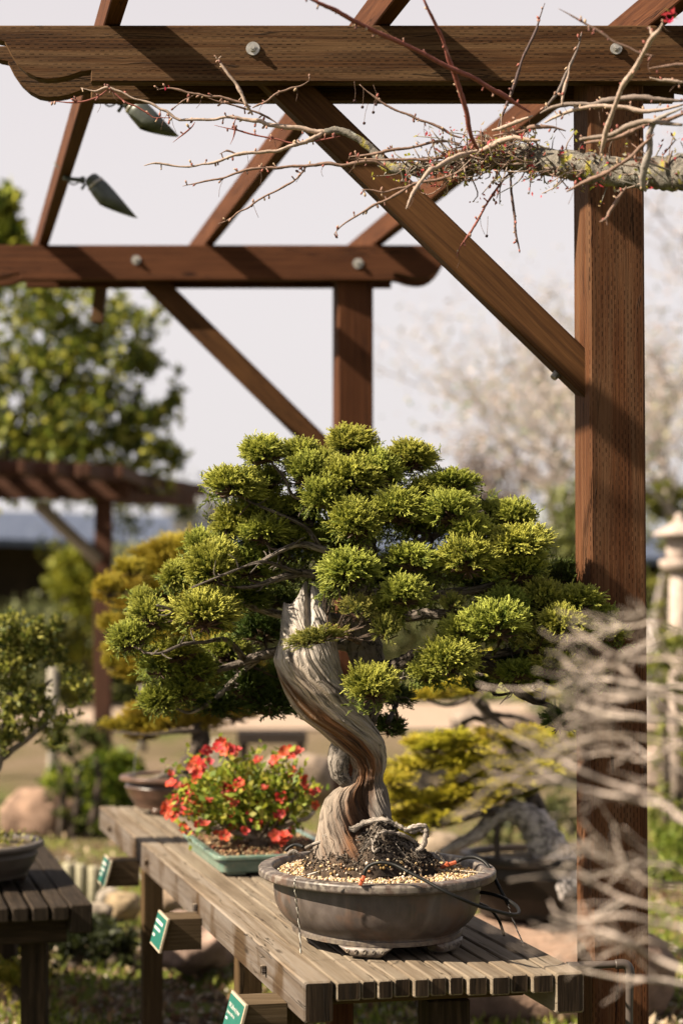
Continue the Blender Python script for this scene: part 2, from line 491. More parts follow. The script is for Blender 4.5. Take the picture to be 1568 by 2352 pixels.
# juniper sprays ------------------------------------------------------------
def sprig(sd_):
    """list of segments of one forked scale-leaf spray, length 1 along z: (p0,p1,r0,r1,t0,t1)"""
    r = np.random.default_rng(sd_); S = []
    p = np.zeros(3); d = np.array([r.normal() * .1, r.normal() * .1, 1.0]); d /= np.linalg.norm(d)
    n = 4
    for i in range(n):
        q = p + d / n
        S.append((p, q, .05, .047 if i < n - 1 else .036, i / n, (i + 1) / n))
        if i >= 0:
            for k in range(2 if i < n - 1 else 1):
                a = r.uniform(0, 2 * math.pi); sd2 = np.array([math.cos(a), math.sin(a), 0])
                e = d * math.cos(.62) + sd2 * math.sin(.62); L = r.uniform(.26, .42) * (1.1 - i * .12)
                m = p + d / n * r.uniform(.3, 1)
                e2 = e * .75 + d * .45; e2 /= np.linalg.norm(e2)
                mm = m + e * L * .5; tt = mm + e2 * L * .6
                f = i / n
                S.append((m, mm, .044, .045, f + .15, f + .3)); S.append((mm, tt, .045, .034, f + .3, min(1, f + .62)))
                if r.random() < .6:
                    a2 = np.cross(e, sd2 + r.normal(size=3) * .5); a2 /= np.linalg.norm(a2) + 1e-6
                    g = e * .7 + a2 * .6; g /= np.linalg.norm(g)
                    S.append((mm, mm + g * L * .45, .043, .034, f + .3, min(1, f + .6)))
        d = d + r.normal(size=3) * .13; d /= np.linalg.norm(d); p = q
    return S
SPR = [sprig(i) for i in range(14)]
SPA = [(np.array([s[0] for s in S]), np.array([s[1] for s in S]), np.array([s[2] for s in S]), np.array([s[3] for s in S]), np.array([s[4] for s in S]), np.array([s[5] for s in S])) for S in SPR]

def prisms(P0, P1, r0, r1, C0, C1, k=3):
    n = len(P0); d = P1 - P0; d /= np.linalg.norm(d, axis=1)[:, None] + 1e-9
    ref = np.where(np.abs(d[:, 2:3]) < .9, np.array([[0, 0, 1.]]), np.array([[1., 0, 0]]))
    s = np.cross(d, ref); s /= np.linalg.norm(s, axis=1)[:, None]; u = np.cross(s, d)
    V = np.zeros((n, 2 * k, 3)); C = np.zeros((n, 2 * k, 3))
    for j in range(k):
        a = 2 * math.pi * j / k; o = s * math.cos(a) + u * math.sin(a)
        V[:, j] = P0 + o * r0[:, None]; V[:, k + j] = P1 + o * r1[:, None]; C[:, j] = C0; C[:, k + j] = C1
    base = (np.arange(n) * 2 * k)[:, None]
    F = [np.concatenate([base + j, base + (j + 1) % k, base + k + (j + 1) % k, base + k + j], 1) for j in range(k)]
    F.append(np.concatenate([base + k, base + k + 1, base + k + 2, base + k + 2], 1)) if k == 3 else None
    return V.reshape(-1, 3), np.concatenate([f for f in F[:k]]), C.reshape(-1, 3)

def pad_mesh(name, r, n, L, base, mid, tip, mat, seed, dome=-.35, twc=(.10, .06, .04), thick=1.0, rin=.45):
    """rounded tuft of juniper sprays of radius r around the origin"""
    g = np.random.default_rng(seed)
    base, mid, tip = map(np.array, (base, mid, tip))
    A = []
    # lumpy outline: a few sub-lobes
    lob = g.normal(size=(7, 3)); lob[:, 2] = np.abs(lob[:, 2]) * .7; lob /= np.linalg.norm(lob, axis=1)[:, None]
    P0s, P1s, R0, R1, C0, C1 = [], [], [], [], [], []
    for i in range(n):
        d = g.normal(size=3); d /= np.linalg.norm(d)
        if d[2] < dome: d[2] = -d[2] * g.uniform(0, 1); d /= np.linalg.norm(d)
        lb = 1 + .22 * max(0, (lob @ d).max() - .75) * 4 - .12
        rr = r * lb * g.uniform(rin, 1.0) ** .6
        l = L * g.uniform(.75, 1.3)
        st_ = d * max(rr - l, r * .12)
        ax = d + g.normal(size=3) * .28 + np.array([0, 0, .22]); ax /= np.linalg.norm(ax)
        t = g.normal(size=3); s = np.cross(ax, t); s /= np.linalg.norm(s); u = np.cross(ax, s)
        Mx = np.stack([s, u, ax], 1) * l
        a = SPA[g.integers(len(SPA))]
        P0s.append(st_ + a[0] @ Mx.T); P1s.append(st_ + a[1] @ Mx.T)
        th = .0185 / .02 * l * thick * .8
        R0.append(a[2] * th * .95); R1.append(a[3] * th * .95)
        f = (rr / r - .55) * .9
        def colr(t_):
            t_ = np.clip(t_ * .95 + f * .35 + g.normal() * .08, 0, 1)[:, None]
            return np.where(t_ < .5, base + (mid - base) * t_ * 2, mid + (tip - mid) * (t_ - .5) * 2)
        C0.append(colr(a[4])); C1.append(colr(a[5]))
    # inner wood
    m = max(6, n // 9)
    e = g.normal(size=(m, 3)); e /= np.linalg.norm(e, axis=1)[:, None]; e[:, 2] = e[:, 2] * .8
    o = np.array([0, 0, -.25 * r])
    P0s.append(np.tile(o, (m, 1))); P1s.append(e * r * .62); R0.append(np.full(m, .0024)); R1.append(np.full(m, .0012))
    tc = np.tile(np.array(twc), (m, 1)); C0.append(tc); C1.append(tc)
    V, F, C = prisms(np.concatenate(P0s), np.concatenate(P1s), np.concatenate(R0), np.concatenate(R1), np.concatenate(C0), np.concatenate(C1))
    return npmesh(name, V, F, C, mat, mk=False)
# ================================================================ pergola
ZB, ZT = 2.806, 2.948            # bottom and top of the beams
M['metal'] = plain('galvanised_metal', (.42, .40, .37), .45, .5, .7, .35, 60)
def scroll(xe, sgn):
    """end of a beam board, from cusp to tip, going away from the beam (x,z) pairs"""
    cz = [(0, .0), (0, .027), (.025, .0235), (.055, .013), (.085, .007), (.11, .0055), (.135, .010), (.158, .022), (.180, .042), (.197, .066), (.207, .086), (.214, .099), (.235, .103), (.243, .108), (.243, .141)]
    return [(xe + sgn * x, ZB + z) for x, z in cz]
def beam(name, y0, thick, xl, xr, mat, parent, dz=0.0):
    """one board of a beam with scroll-cut ends; y0 = its front face"""
    lo = scroll(xl, -1); hi = scroll(xr, 1)
    out = [(x, z) for x, z in reversed(lo)]                  # top-left ... cusp-left
    out = out + hi
    o = [(x, y0, z + dz) for x, z in out]
    mb = MB()
    plate(mb, list(reversed(o)), (0, thick, 0))
    ob = mb.build(name, mat, parent)
    bm = bmesh.new(); bm.from_mesh(ob.data)
    bmesh.ops.bevel(bm, geom=[e for e in bm.edges if abs(abs((e.verts[0].co - e.verts[1].co).normalized().y)) < .5], offset=.003, segments=1, affect='EDGES', clamp_overlap=True)
    bm.to_mesh(ob.data); bm.free()
    return ob
perg = empty('pergola', (.68, 5.12, 0), 'brown stained timber pergola of doubled beams, posts, braces and slanting rafters over the bonsai bench', 'pergola')
beam('beam', 5.0, .042, -.617, .85, M['beam'], perg)
beam('beam', 5.190, .042, -.640, .85, M['beam'], perg)
beam('beam', 8.2, .042, -1.293, .213, M['pergola_far'], perg)
beam('beam', 8.40, .042, -1.300, .205, M['pergola_far'], perg)
for (xa, xb, ya, yb, mt) in ((-.60, .60, 5.0425, 5.1895, 'beam'), (.765, 1.05, 5.0425, 5.1895, 'beam'), (-1.27, -.04, 8.2425, 8.3995, 'pergola_far')):
    mb = MB(); board(mb, (xa, (ya + yb) / 2, ZT - .024), (xb, (ya + yb) / 2, ZT - .024), yb - ya, .04); mb.build('sun_stop_board', M[mt], perg)  # unseen cap boards added to keep sun off the rear beam boards
def post(px, d, w, rot, name='post', top=ZT - .004, mat=None):
    c = P(px, 1360, d); a = R(rot)
    mb = MB()
    board(mb, (c.x, d, -.05), (c.x, d, top), w, w, up=(math.sin(a), -math.cos(a), 0), ch=.006)
    return mb.build(name, mat or M['pergola'], perg)
post(1401, 5.118, .143, 9, mat=M['pergola'])
post(810, 8.32, .145, 9, mat=M['pergola_far'])
def brace(a, b, w, h, up, mat):
    mb = MB(); board(mb, a, b, w, h, up=up, ch=.004); mb.build('brace', mat, perg)
# near brace: centre line through its front face, set back between the beam boards
brace(P(580, 124, 5.122), P(1400, 921, 5.122), .088, .088, (.7, 0, .7), M['brace'])
brace(P(310, 606, 8.32), P(800, 1089, 8.32), .088, .088, (.7, 0, .7), M['brace'])
for nx in (.085, .765, -.5835, 1.445, -1.25):                # rafters run back over both beams
    mb = MB()
    f = lambda y: nx + .02 + (y - 5.0) * -.198
    z = ZT + .003 + .045
    zz = .0
    board(mb, (f(4.62), 4.62, z + zz), (f(8.78), 8.78, z), .042, .088, ch=.003, segs=6)
    if nx > -1 and nx < 1.2: mb.build('rafter', M['pergola_far'], perg)
# short drop block seen under the far beam
mb = MB(); q0 = P(233, 655, 8.6); q1 = P(224, 742, 8.6); board(mb, q0, q1, .06, .05, ch=.003); mb.build('drop_block', M['beam'], perg)
def bolt(px, py, d, r=.0175, washer=True):
    c = P(px, py, d); mb = MB()
    if washer: tube(mb, [c + Vector((0, .001, 0)), c + Vector((0, -.004, 0))], [r, r * .96], 20)
    tube(mb, [c + Vector((0, -.004, 0)), c + Vector((0, -.013, 0))], [r * .55, r * .52], 6)
    tube(mb, [c + Vector((0, -.013, 0)), c + Vector((0, -.018, 0))], [r * .32, r * .30], 10)
    mb.build('bolt', M['metal'], perg)
bolt(581, 112, 4.999); bolt(1414, 112, 4.999, .015); bolt(313, 597, 8.199, .019); bolt(822, 605, 8.199, .021)
# bolt in the recess under the near brace
cb = P(1280, 856, 5.112); mb = MB(); tube(mb, [cb, cb + Vector((-.012, -.006, -.014))], [.010, .009], 10); mb.build('bolt', M['metal'], perg)

# flood lamps hung from the left rafter
M['lampgrey'] = plain('lamp_housing', (.075, .085, .078), .45, .5, .3, .3, 40)
def lamp(a, elbow, b, tip, d, label):
    o = empty('spot_lamp', P(a[0], a[1], d), label, 'lamp', 'spot lamps on the left rafter')
    A, E, B, T = [P(q[0], q[1], d) for q in (a, elbow, b, tip)]
    mb = MB(); tube(mb, spl([A, A.lerp(E, .5) + Vector((0, 0, -.002)), E], 7), .0075, 10)
    tube(mb, [E + Vector((-.006, 0, .0)), E + Vector((.008, 0, -.002))], .0125, 12); mb.build('stem', M['lampgrey'], o, True)
    ax = (T - B); L = ax.length; axn = ax.normalized()
    mb = MB()
    # bullet body with a slanting cut mouth
    n = 28; s, u = frame(axn, Vector((0, 1, 0)))
    prof = [(-.006, .004), (-.002, .019), (.005, .025), (.022, .027), (.024, .023), (.03, .023), (.032, .030), (.05, .033), (.085, .0345)]
    vs, fs, uvs = [], [], []
    for k, (t, r) in enumerate(prof):
        for j in range(n):
            an = 2 * math.pi * j / n
            vs.append(B + axn * t + (s * math.cos(an) + u * math.sin(an)) * r)
    k0 = len(prof)
    side = Vector((.74, 0, .67))                              # long lip is the upper right one
    for t_in, rr in ((0, .0350), (-.003, .032)):
        for j in range(n):
            an = 2 * math.pi * j / n; rad = s * math.cos(an) + u * math.sin(an)
            q = (rad.dot(side) + 1) / 2
            vs.append(B + axn * (.088 + q * (L - .088) + t_in) + rad * rr)
    for j in range(n):
        an = 2 * math.pi * j / n; vs.append(B + axn * .06 + (s * math.cos(an) + u * math.sin(an)) * .029)
    m = len(vs) // n
    for i in range(m - 1):
        for j in range(n):
            k = (j + 1) % n; fs.append((i * n + j, i * n + k, (i + 1) * n + k, (i + 1) * n + j))
    fs.append(tuple((m - 1) * n + j for j in range(n)))
    mb.add(vs, fs); mb.build('housing', M['lampgrey'], o, True)
    mb = MB(); tube(mb, spl([A + Vector((-.03, 0, .05)), A + Vector((.0, -.012, .012)), A.lerp(E, .5) + Vector((0, -.012, -.022)), E + Vector((0, -.01, -.002))], 14), .0028, 6); mb.build('cable', M['lampgrey'], o, True)
    mb = MB(); tube(mb, [B + axn * .024, B + axn * .034], [.031, .031], 20); mb.build('collar', M['metal'], o, True)
    mb = MB(); kn = E.lerp(B, .5) + Vector((-.004, 0, -.018)); tube(mb, [kn, kn + Vector((-.012, 0, -.018))], .005, 8); mb.build('knob', M['lampgrey'], o, True)
    return o
def spl(pts, n): return [Vector(q) for q in spline([tuple(p) for p in pts], n)]
lamp((146, 408), (190, 413), (208, 408), (298, 516), 6.85, 'grey bullet spot lamp on the lower left rafter, clear against the sky')
lamp((225, 226), (276, 232), (293, 226), (391, 331), 5.95, 'grey bullet spot lamp just under the near beam, partly hidden by it')

# ================================================================ display bench
TZ = .694; B0 = ZP(697, 2256, TZ); B1 = ZP(227, 1851, TZ)
BA = math.atan2(B0.x - B1.x, B1.y - B0.y); BC, BS = math.cos(BA), math.sin(BA); print('bench', B0, math.degrees(BA), (B1 - B0).length)
def Bp(u, v, z): return Vector((B0.x + u * BC - v * BS, B0.y + u * BS + v * BC, z))
bench = empty('display_bench', Bp(.32, 1.9, 0), 'long weathered grey timber slat bench carrying three bonsai pots', 'bench')
BW, BL = .638, 3.80
def bb(name, p0, p1, w, h, mat='bench', up=(0, 0, 1), ch=.004, wob=0, segs=1, parent=None):
    mb = MB(); board(mb, p0, p1, w, h, up, ch, segs, 1, wob)
    return mb.build(name, [M[mat], M['endgrain']], parent or bench)
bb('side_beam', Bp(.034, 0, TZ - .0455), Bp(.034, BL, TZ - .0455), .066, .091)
bb('side_beam', Bp(.610, -.02, TZ - .0475), Bp(.610, BL, TZ - .0475), .068, .091, 'slat')
ends = [(768, 822), (825, 857), (860, 894), (898, 934), (939, 974), (979, 1015), (1020, 1053), (1060, 1104), (1110, 1152), (1157, 1197), (1203, 1252)]
for i, (a, b) in enumerate(ends):
    k = 4.53 / 4704
    ua, ub = (a - 697) * k / .985 + .0, (b - 697) * k / .985
    ua = .0735 + (a - 768) / (1252 - 768) * (.572 - .0735); ub = .0735 + (b - 768) / (1252 - 768) * (.572 - .0735)
    w = ub - ua - .001; uc = (ua + ub) / 2
    v0 = random.uniform(-.006, .008) + (-.012 if i > 6 else .0)
    bb('slat', Bp(uc, v0, TZ - .0225 - .001 - random.uniform(0, .0015)), Bp(uc, BL - .01, TZ - .0235), w, .042, 'slat', ch=.003)
for v in (.22, 1.02, 1.82, 2.62, 3.42):
    bb('cross_beam', Bp(.070, v, TZ - .069), Bp(.574, v, TZ - .069), .06, .044, 'leg')
for v in (.42, 1.42, 2.42, 3.42):
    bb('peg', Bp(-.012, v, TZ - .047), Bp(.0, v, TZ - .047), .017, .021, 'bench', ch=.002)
for (u, v, w, mt) in ((.036, .30, .066, 'leg'), (.036, 2.57, .068, 'leg'), (.39, .24, .10, 'endgrain'), (.20, .50, .058, 'pergola_far'), (.12, 1.27, .068, 'leg'), (.55, 2.6, .068, 'leg')):
    bb('leg', Bp(u, v, -.03), Bp(u, v, TZ - .093), w, w, mt, up=(-BS, BC, 0), ch=.004)

# plant labels on blocks bolted to the beam's outer face
M['green'] = plain('green_enamel', (.005, .10, .075), .45, .5, 0, .08, 20)
M['cream'] = plain('cream_edge', (.38, .31, .23), .6, .3, 0, .1, 50)
M['white'] = plain('white_lettering', (.5, .5, .47), .6, .3, 0, .02, 50)
def sign(v, label, text, dz=0.0):
    o = empty('plant_label', Bp(-.06, v, TZ - .12), label, 'sign', 'green plant labels along the bench')
    z1, z0 = TZ - .066 + dz, TZ - .153 + dz
    mb = MB()
    # block with a slanted outer end: outline in the (u,z) plane, extruded along v
    out = [Bp(-.001, v, z0), Bp(-.001, v, z1), Bp(-.094, v, z1), Bp(-.117, v, z0)]
    plate(mb, out, Bp(0, .125, 0) - Bp(0, 0, 0))
    mb.build('block', M['greyblock'], o)
    # plate: lies on the slanted end; local axes: right (towards near end), up, normal
    r = (Bp(0, -1, 0) - Bp(0, 0, 0)).normalized()
    upv = (Bp(-.094, 0, z1) - Bp(-.117, 0, z0)).normalized()
    nrm = r.cross(upv).normalized()
    if nrm.dot(Bp(-1, 0, 0) - Bp(0, 0, 0)) < 0: nrm = -nrm
    cen = Bp(-.1065, v + .062, (z0 + z1) / 2) + nrm * .004
    def quad(mb, w, h, t, c): board(mb, c - r * w / 2, c + r * w / 2, t, h, up=upv, ch=.0008)
    mb = MB(); quad(mb, .176, .098, .007, cen); pl = mb.build('plate', M['cream'], o)
    mb = MB(); quad(mb, .164, .086, .003, cen + nrm * .0035); mb.build('face', M['green'], pl)
    Mx = Matrix((r, upv, nrm)).transposed().to_4x4()
    if text:
        for (s, size, dy) in text:
            if not isinstance(s, str):                     # an illegible line: just its strokes
                mbx = MB(); x0 = -.070
                for wl in s:
                    a_ = cen + nrm * .0056 + r * x0 + upv * (dy + size * .3); board(mbx, a_, a_ + r * wl, .0006, size * .5, up=upv, ch=.0001); x0 += wl + .004
                mbx.build('lettering', M['white'], pl); continue
            cu = bpy.data.curves.new('lettering', 'FONT'); cu.body = s; cu.size = size; cu.align_x = 'LEFT'; cu.extrude = .0002
            cu.materials.append(M['white'])
            tmp = bpy.data.objects.new('tmp', cu); COL.objects.link(tmp); bpy.context.view_layer.update()
            me = bpy.data.meshes.new_from_object(tmp.evaluated_get(bpy.context.evaluated_depsgraph_get())); bpy.data.objects.remove(tmp)
            me.transform(Matrix.Translation(cen + nrm * .0056 - r * .07 + upv * dy) @ Mx)
            link('lettering', me, pl)
    return o
sign(.17, 'green plant label reading California Juniper, nearest on the bench beam', [('108 California Juniper', .0150, .016), ('Juniperus californica', .0110, .001), ((.022,), .011, -.014)], -.012)
sign(1.335, 'green plant label with blurred white lines, just nearer than the bench leg', [((.118,), .017, .018), ((.018, .080), .014, -.001), ((.036,), .014, -.022)])
sign(2.62, 'green plant label on the bench beam just beyond the leg, farthest of the labels', [((.060, .040), .017, .018), ((.085,), .014, -.001), ((.045,), .014, -.020)])

# ================================================================ main pot
PC = ZP(864, 1990, TZ + .18); PC.z = TZ; print('pot', PC); PR = BA
t = NT('glazed_stoneware', .5, .4)
o_ = t.obj()
c = t.ramp(t.noise(t.map(o_, (1, 1, .6)), 14, 6, .6, .4), [(.3, (.032, .024, .021)), (.5, (.066, .051, .046)), (.72, (.118, .098, .091))])
c = t.mix(t.ramp(t.noise(t.map(o_, (60, 60, 3)), 1.0, 4), [(.55, 0.0), (.75, .5)]), c, (.12, .085, .066))
zz = t.n('SeparateXYZ', Vector=o_).outputs[2]
c = t.mix(t.math('MULTIPLY', t.ramp(zz, [(.716, 1.0), (.745, 0.0)]), t.ramp(t.noise(o_, 90, 5), [(.4, 0.0), (.6, 1.0)])), c, (.18, .15, .115))
c = t.mix(t.ramp(t.noise(t.map(o_, (1, 1, 1)), 11, 3), [(.52, 0.0), (.62, .45)]), c, (.12, .062, .038))
c = t.mix(t.math('MULTIPLY', t.ramp(zz, [(.845, 0.0), (.868, 1.0)]), t.ramp(t.noise(o_, 55, 5), [(.48, 0.0), (.6, .6)])), c, (.26, .225, .19))
t.col(c).bump(t.noise(o_, 300, 4), .12, .001)
t.put(t.p.inputs['Roughness'], t.ramp(t.noise(o_, 20, 4), [(.3, .38), (.7, .62)]))
M['pot'] = t.m
pot = empty('bonsai_pot', PC, 'large oval matt grey-brown pot with footed base holding the green juniper', 'pot')
AX, BY = .288, .350
mb = MB()
wall = [(-.0375 - .047 * (1 - k / 24) ** 3.6, .043 + .1115 * k / 24) for k in range(25)]
lathe(mb, sharp([(-.20, .027), (-.088, .025), (-.083, .0265), (-.082, .037), (-.086, .039), (-.085, .042)], .0004) + wall, AX, BY, 96, PC, PR, 'offset')
mb.build('body', M['pot'], pot, True)
mb = MB()
lathe(mb, sharp([(-.035, .1535), (-.006, .158), (-.001, .161), (0, .164), (0, .176), (-.002, .1795), (-.005, .181), (-.029, .183), (-.033, .182), (-.036, .178), (-.038, .165), (-.048, .150)]), AX, BY, 96, PC, PR, 'offset')
mb.build('rim', M['pot'], pot, True)
def foot(ac, wa, name='foot'):
    mb = MB(); n = 22; c, s = math.cos(PR), math.sin(PR)
    vs, fs = [], []
    for i in range(n + 1):
        f = i / n; a = ac + (f - .5) * wa
        k = 1 - abs(2 * f - 1) ** 2.2
        sc = 0.5 + .5 * math.cos((f - .5) * 2 * math.pi * 3)
        for (off, z) in ((-.125, .027), (-.086, .027), (-.082, .023), (-.078 + .002 * sc, .015), (-.081 + .003 * k, .006), (-.092, .0), (-.125, .0)):
            kk = .35 + .65 * k if z < .012 else 1
            zz_ = .027 - (.027 - z) * (.15 + .85 * min(1, k * 1.35))
            A, B = AX + off, BY + off
            x, y = A * math.cos(a), B * math.sin(a)
            vs.append((PC.x + x * c - y * s, PC.y + x * s + y * c, PC.z + zz_))
    m = 7
    for i in range(n):
        for j in range(m - 1): fs.append((i * m + j, (i + 1) * m + j, (i + 1) * m + j + 1, i * m + j + 1))
    mb.add(vs, fs)
    ft = mb.build(name, M['pot'], pot, True)
    mb = MB()                                                     # raised scroll work
    for q in range(5):
        f = .18 + .16 * q; a = ac + (f - .5) * wa; off = -.0772; rr = .0055 if q != 2 else .0070
        pts = []
        for w in range(16):
            an = w / 15 * 2 * math.pi * 1.15; r_ = rr * (1 - w / 22)
            da = r_ * math.cos(an) / .27; z = .0145 + r_ * math.sin(an)
            A, B = AX + off + .001, BY + off + .001
            x, y = A * math.cos(a + da), B * math.sin(a + da)
            pts.append((PC.x + x * c - y * s, PC.y + x * s + y * c, PC.z + z))
        tube(mb, pts, .0016, 5)
    mb.build('scroll_relief', M['pot'], ft, True)
for ac in (-2.02, -.86, .95, 2.1): foot(ac, .60)

# soil, grit and the root mound
SZ = .162
mb = MB(); vs, fs = [(0, 0, 0)], []
c_, s_ = math.cos(PR), math.sin(PR)
mb = MB(); rings, nn_ = 14, 64
vs = [Vector((PC.x, PC.y, PC.z + SZ + .012))]
for i in range(1, rings + 1):
    for j in range(nn_):
        a = 2 * math.pi * j / nn_; f = i / rings
        x, y = (AX - .041) * f * math.cos(a), (BY - .041) * f * math.sin(a)
        p = Vector((PC.x + x * c_ - y * s_, PC.y + x * s_ + y * c_, 0)); p.z = PC.z + SZ + .012 * (1 - f) + .003 * mnoise.noise(p * 30)
        vs.append(p)
fs = [(0, 1 + j, 1 + (j + 1) % nn_) for j in range(nn_)] + [(1 + i * nn_ + j, 1 + (i + 1) * nn_ + j, 1 + (i + 1) * nn_ + (j + 1) % nn_, 1 + i * nn_ + (j + 1) % nn_) for i in range(rings - 1) for j in range(nn_)]
mb.add(vs, fs, None, [(.13, .085, .05)] * len(vs))
tag(mb.build('soil', M['bark'], None, True), 'brown potting soil filling the large oval grey pot', 'soil', kind='stuff')
def pebbles(name, spots, cols, label, mat, r0=.0022, r1=.0052):
    V0, F0 = ico(1); n = len(spots); V0 = np.array(V0); F0 = np.array(F0)
    sc = rng.uniform(r0, r1, (n, 1, 1)) * rng.uniform(.65, 1.25, (n, 1, 3))
    V = V0[None] * sc * rng.uniform(.75, 1.2, (n, len(V0), 1))
    V = V + np.array(spots)[:, None, :]
    F = F0[None] + (np.arange(n) * len(V0))[:, None, None]
    cc = np.array(cols)[rng.integers(0, len(cols), n)] * rng.uniform(.6, 1.25, (n, 1))
    o = npmesh(name, V.reshape(-1, 3), F.reshape(-1, 3), np.repeat(cc, len(V0), 0), mat)
    return tag(o, label, 'gravel', kind='stuff')
# mound of old root soil
MC = P(852, 1960, 5.06); MC.z = PC.z + SZ + .004
mb = MB(); vs, cs = [], []; nr, na = 34, 110
def mound_z(x, y):
    e = (x / .168) ** 2 + (y / .128) ** 2
    h = max(0, 1 - e)
    hz = .094 * h ** .52
    hz *= 1 + .16 * math.sin(x * 30 + 1) * math.exp(-((x - .02) / .09) ** 2)
    hz += (.020 * math.exp(-((x - .03) / .035) ** 2)) * (h > 0)
    q = Vector((x, y, .3))
    return hz * (1 + .30 * mnoise.noise(q * 17)) + .009 * mnoise.noise(q * 60) * (h > 0) + .004 * mnoise.noise(q * 140) * (h > 0)
sp = []
for i in range(6200):
    a, f = random.uniform(0, 6.283), math.sqrt(random.random())
    x, y = (AX - .045) * f * math.cos(a), (BY - .045) * f * math.sin(a)
    wx, wy = PC.x + x * c_ - y * s_, PC.y + x * s_ + y * c_
    e_ = ((wx - MC.x) / .168) ** 2 + ((wy - MC.y) / .128) ** 2
    z_ = max(PC.z + SZ + .012 * (1 - f), MC.z + mound_z(wx - MC.x, wy - MC.y) - .002 if .88 < e_ < 1 else 0)
    sp.append((wx, wy, z_ + random.uniform(.0, .005)))
pebbles('gravel', sp, [(.52, .38, .24), (.60, .47, .33), (.40, .27, .15), (.30, .16, .08), (.55, .40, .20), (.16, .11, .08), (.62, .52, .42), (.34, .22, .08)], 'cream and tan grit covering the soil of the large oval pot', M['pebble'])
mb = MB(); vs, cs = [], []
for i in range(nr + 1):
    for j in range(na):
        f = i / nr; a = 2 * math.pi * j / na
        x, y = .168 * f * math.cos(a), .128 * f * math.sin(a)
        vs.append((MC.x + x, MC.y + y, MC.z + mound_z(x * .999, y * .999) - (.012 if i == nr else 0)))
        g = random.uniform(.6, 1.3); t_ = min(1, max(0, .35 - x / .12 + .6 * mnoise.noise(Vector((x, y, 0)) * 20)))
        cs.append(tuple((np.array((.016, .011, .009)) * (1 - t_) + np.array((.075, .050, .034)) * t_) * g))
fs = [(i * na + j, i * na + (j + 1) % na, (i + 1) * na + (j + 1) % na, (i + 1) * na + j) for i in range(nr) for j in range(na)]
mb.add(vs, fs, None, cs)
tag(mb.build('soil_mound', M['bark'], None, True), 'dark mound of old bark and soil heaped round the juniper trunk', 'soil', kind='stuff')
sp, n = [], 0
chips = []
for i in range(6500):
    a, f = random.uniform(0, 6.283), math.sqrt(random.random())
    x, y = .166 * f * math.cos(a), .126 * f * math.sin(a)
    chips.append((MC.x + x, MC.y + y, MC.z + mound_z(x, y) + .0005))
V, F, C = leaves(np.array(chips), None, .0085, [(.05, .037, .027), (.018, .012, .009), (.09, .068, .048), (.20, .16, .12), (.03, .02, .015), (.02, .015, .01)], aspect=.45)
tag(npmesh('bark_chips', V, F, C, M['pebble']), 'small bark flakes scattered over the dark root mound', 'bark chips', kind='stuff')
# ================================================================ main juniper bonsai
tree = empty('juniper_bonsai', (PC.x, PC.y, PC.z + SZ), 'old green juniper bonsai with twisted bleached driftwood trunk in the oval pot', 'bonsai tree')
# trunk material: silver deadwood with strips of live orange bark, streaks follow the twist
t = NT('driftwood_trunk', .75, .25)
uv = t.uv()
w = t.noise(t.map(uv, (3, 2.0, 1)), 1.0, 3)
uvw = t.n('VectorMath', _operation='ADD', i0=uv, i1=t.n('CombineXYZ', X=t.math('MULTIPLY', w, .22)).outputs[0]).outputs[0]
g1 = t.noise(t.map(uvw, (17, 2.4, 1)), 1.0, 7, .62, .25)
g2 = t.noise(t.map(uvw, (90, 9, 1)), 1.0, 5, .6)
dk = t.ramp(g1, [(.33, .18), (.43, .75), (.54, 1.0), (.75, 1.12)])
fine = t.ramp(g2, [(.35, .72), (.6, 1.08)])
c = t.mix(1.0, t.mix(1.0, t.attr(), dk, 'MULTIPLY'), fine, 'MULTIPLY')
# weather cracks: thin dark checks along the grain
vo = t.math('ABSOLUTE', t.math('SUBTRACT', t.noise(t.map(uvw, (17, 1.5, 1), loc=(5, 2, 0)), 1.0, 3, .5), .5))
ck = t.ramp(t.noise(t.map(uv, (6, 3, 1)), 1.0, 3), [(.45, 0.0), (.6, 1.0)])
c = t.mix(t.math('MULTIPLY', ck, t.ramp(vo, [(.003, .9), (.014, 0.0)])), c, (.03, .02, .016))
t.col(c)
t.bump(t.math('ADD', g1, t.math('ADD', t.math('MULTIPLY', g2, .5), t.math('MULTIPLY', t.ramp(vo, [(.0, 0.0), (.03, 1.0)]), .4))), .9, .006)
M['trunk'] = t.m

ROWS = [(1333, 668, 742), (1380, 650, 752), (1420, 644, 762), (1465, 643, 771), (1500, 633, 777), (1513, 628, 779), (1530, 631, 782), (1560, 641, 793), (1590, 654, 819), (1620, 669, 833), (1650, 692, 851), (1680, 733, 872), (1700, 755, 883), (1720, 776, 887), (1740, 799, 888), (1765, 811, 885), (1780, 809, 879), (1795, 800, 879), (1815, 767, 890), (1835, 747, 894), (1865, 735, 900), (1900, 728, 908), (1940, 720, 918), (1990, 712, 926)]
TOPX = [(636, 1400), (650, 1378), (658, 1372), (668, 1383), (681, 1388), (690, 1374), (697, 1345), (702, 1333), (706, 1338), (708, 1360), (711, 1362), (714, 1335), (722, 1338), (729, 1352), (742, 1376), (752, 1392), (765, 1410)]
def interp(x, T, k=1):
    if x <= T[0][0]: return T[0][k]
    for a, b in zip(T, T[1:]):
        if x <= b[0]:
            f = (x - a[0]) / (b[0] - a[0]); return a[k] * (1 - f) + b[k] * f
    return T[-1][k]
def trunk_center(y):   # depth of the centre: a slow corkscrew
    return 5.06 + .035 * math.sin((y - 1333) / 600 * 2 * math.pi * 1.1 + 2.6)
def lerp3(a, b, f): return tuple(a[k] * (1 - f) + b[k] * f for k in range(3))
def sstep(a, b, x):
    t_ = min(1, max(0, (x - a) / (b - a))); return t_ * t_ * (3 - 2 * t_)
mb = MB(); NR, NA = 430, 260
vs, cs, uvg = [], [], []
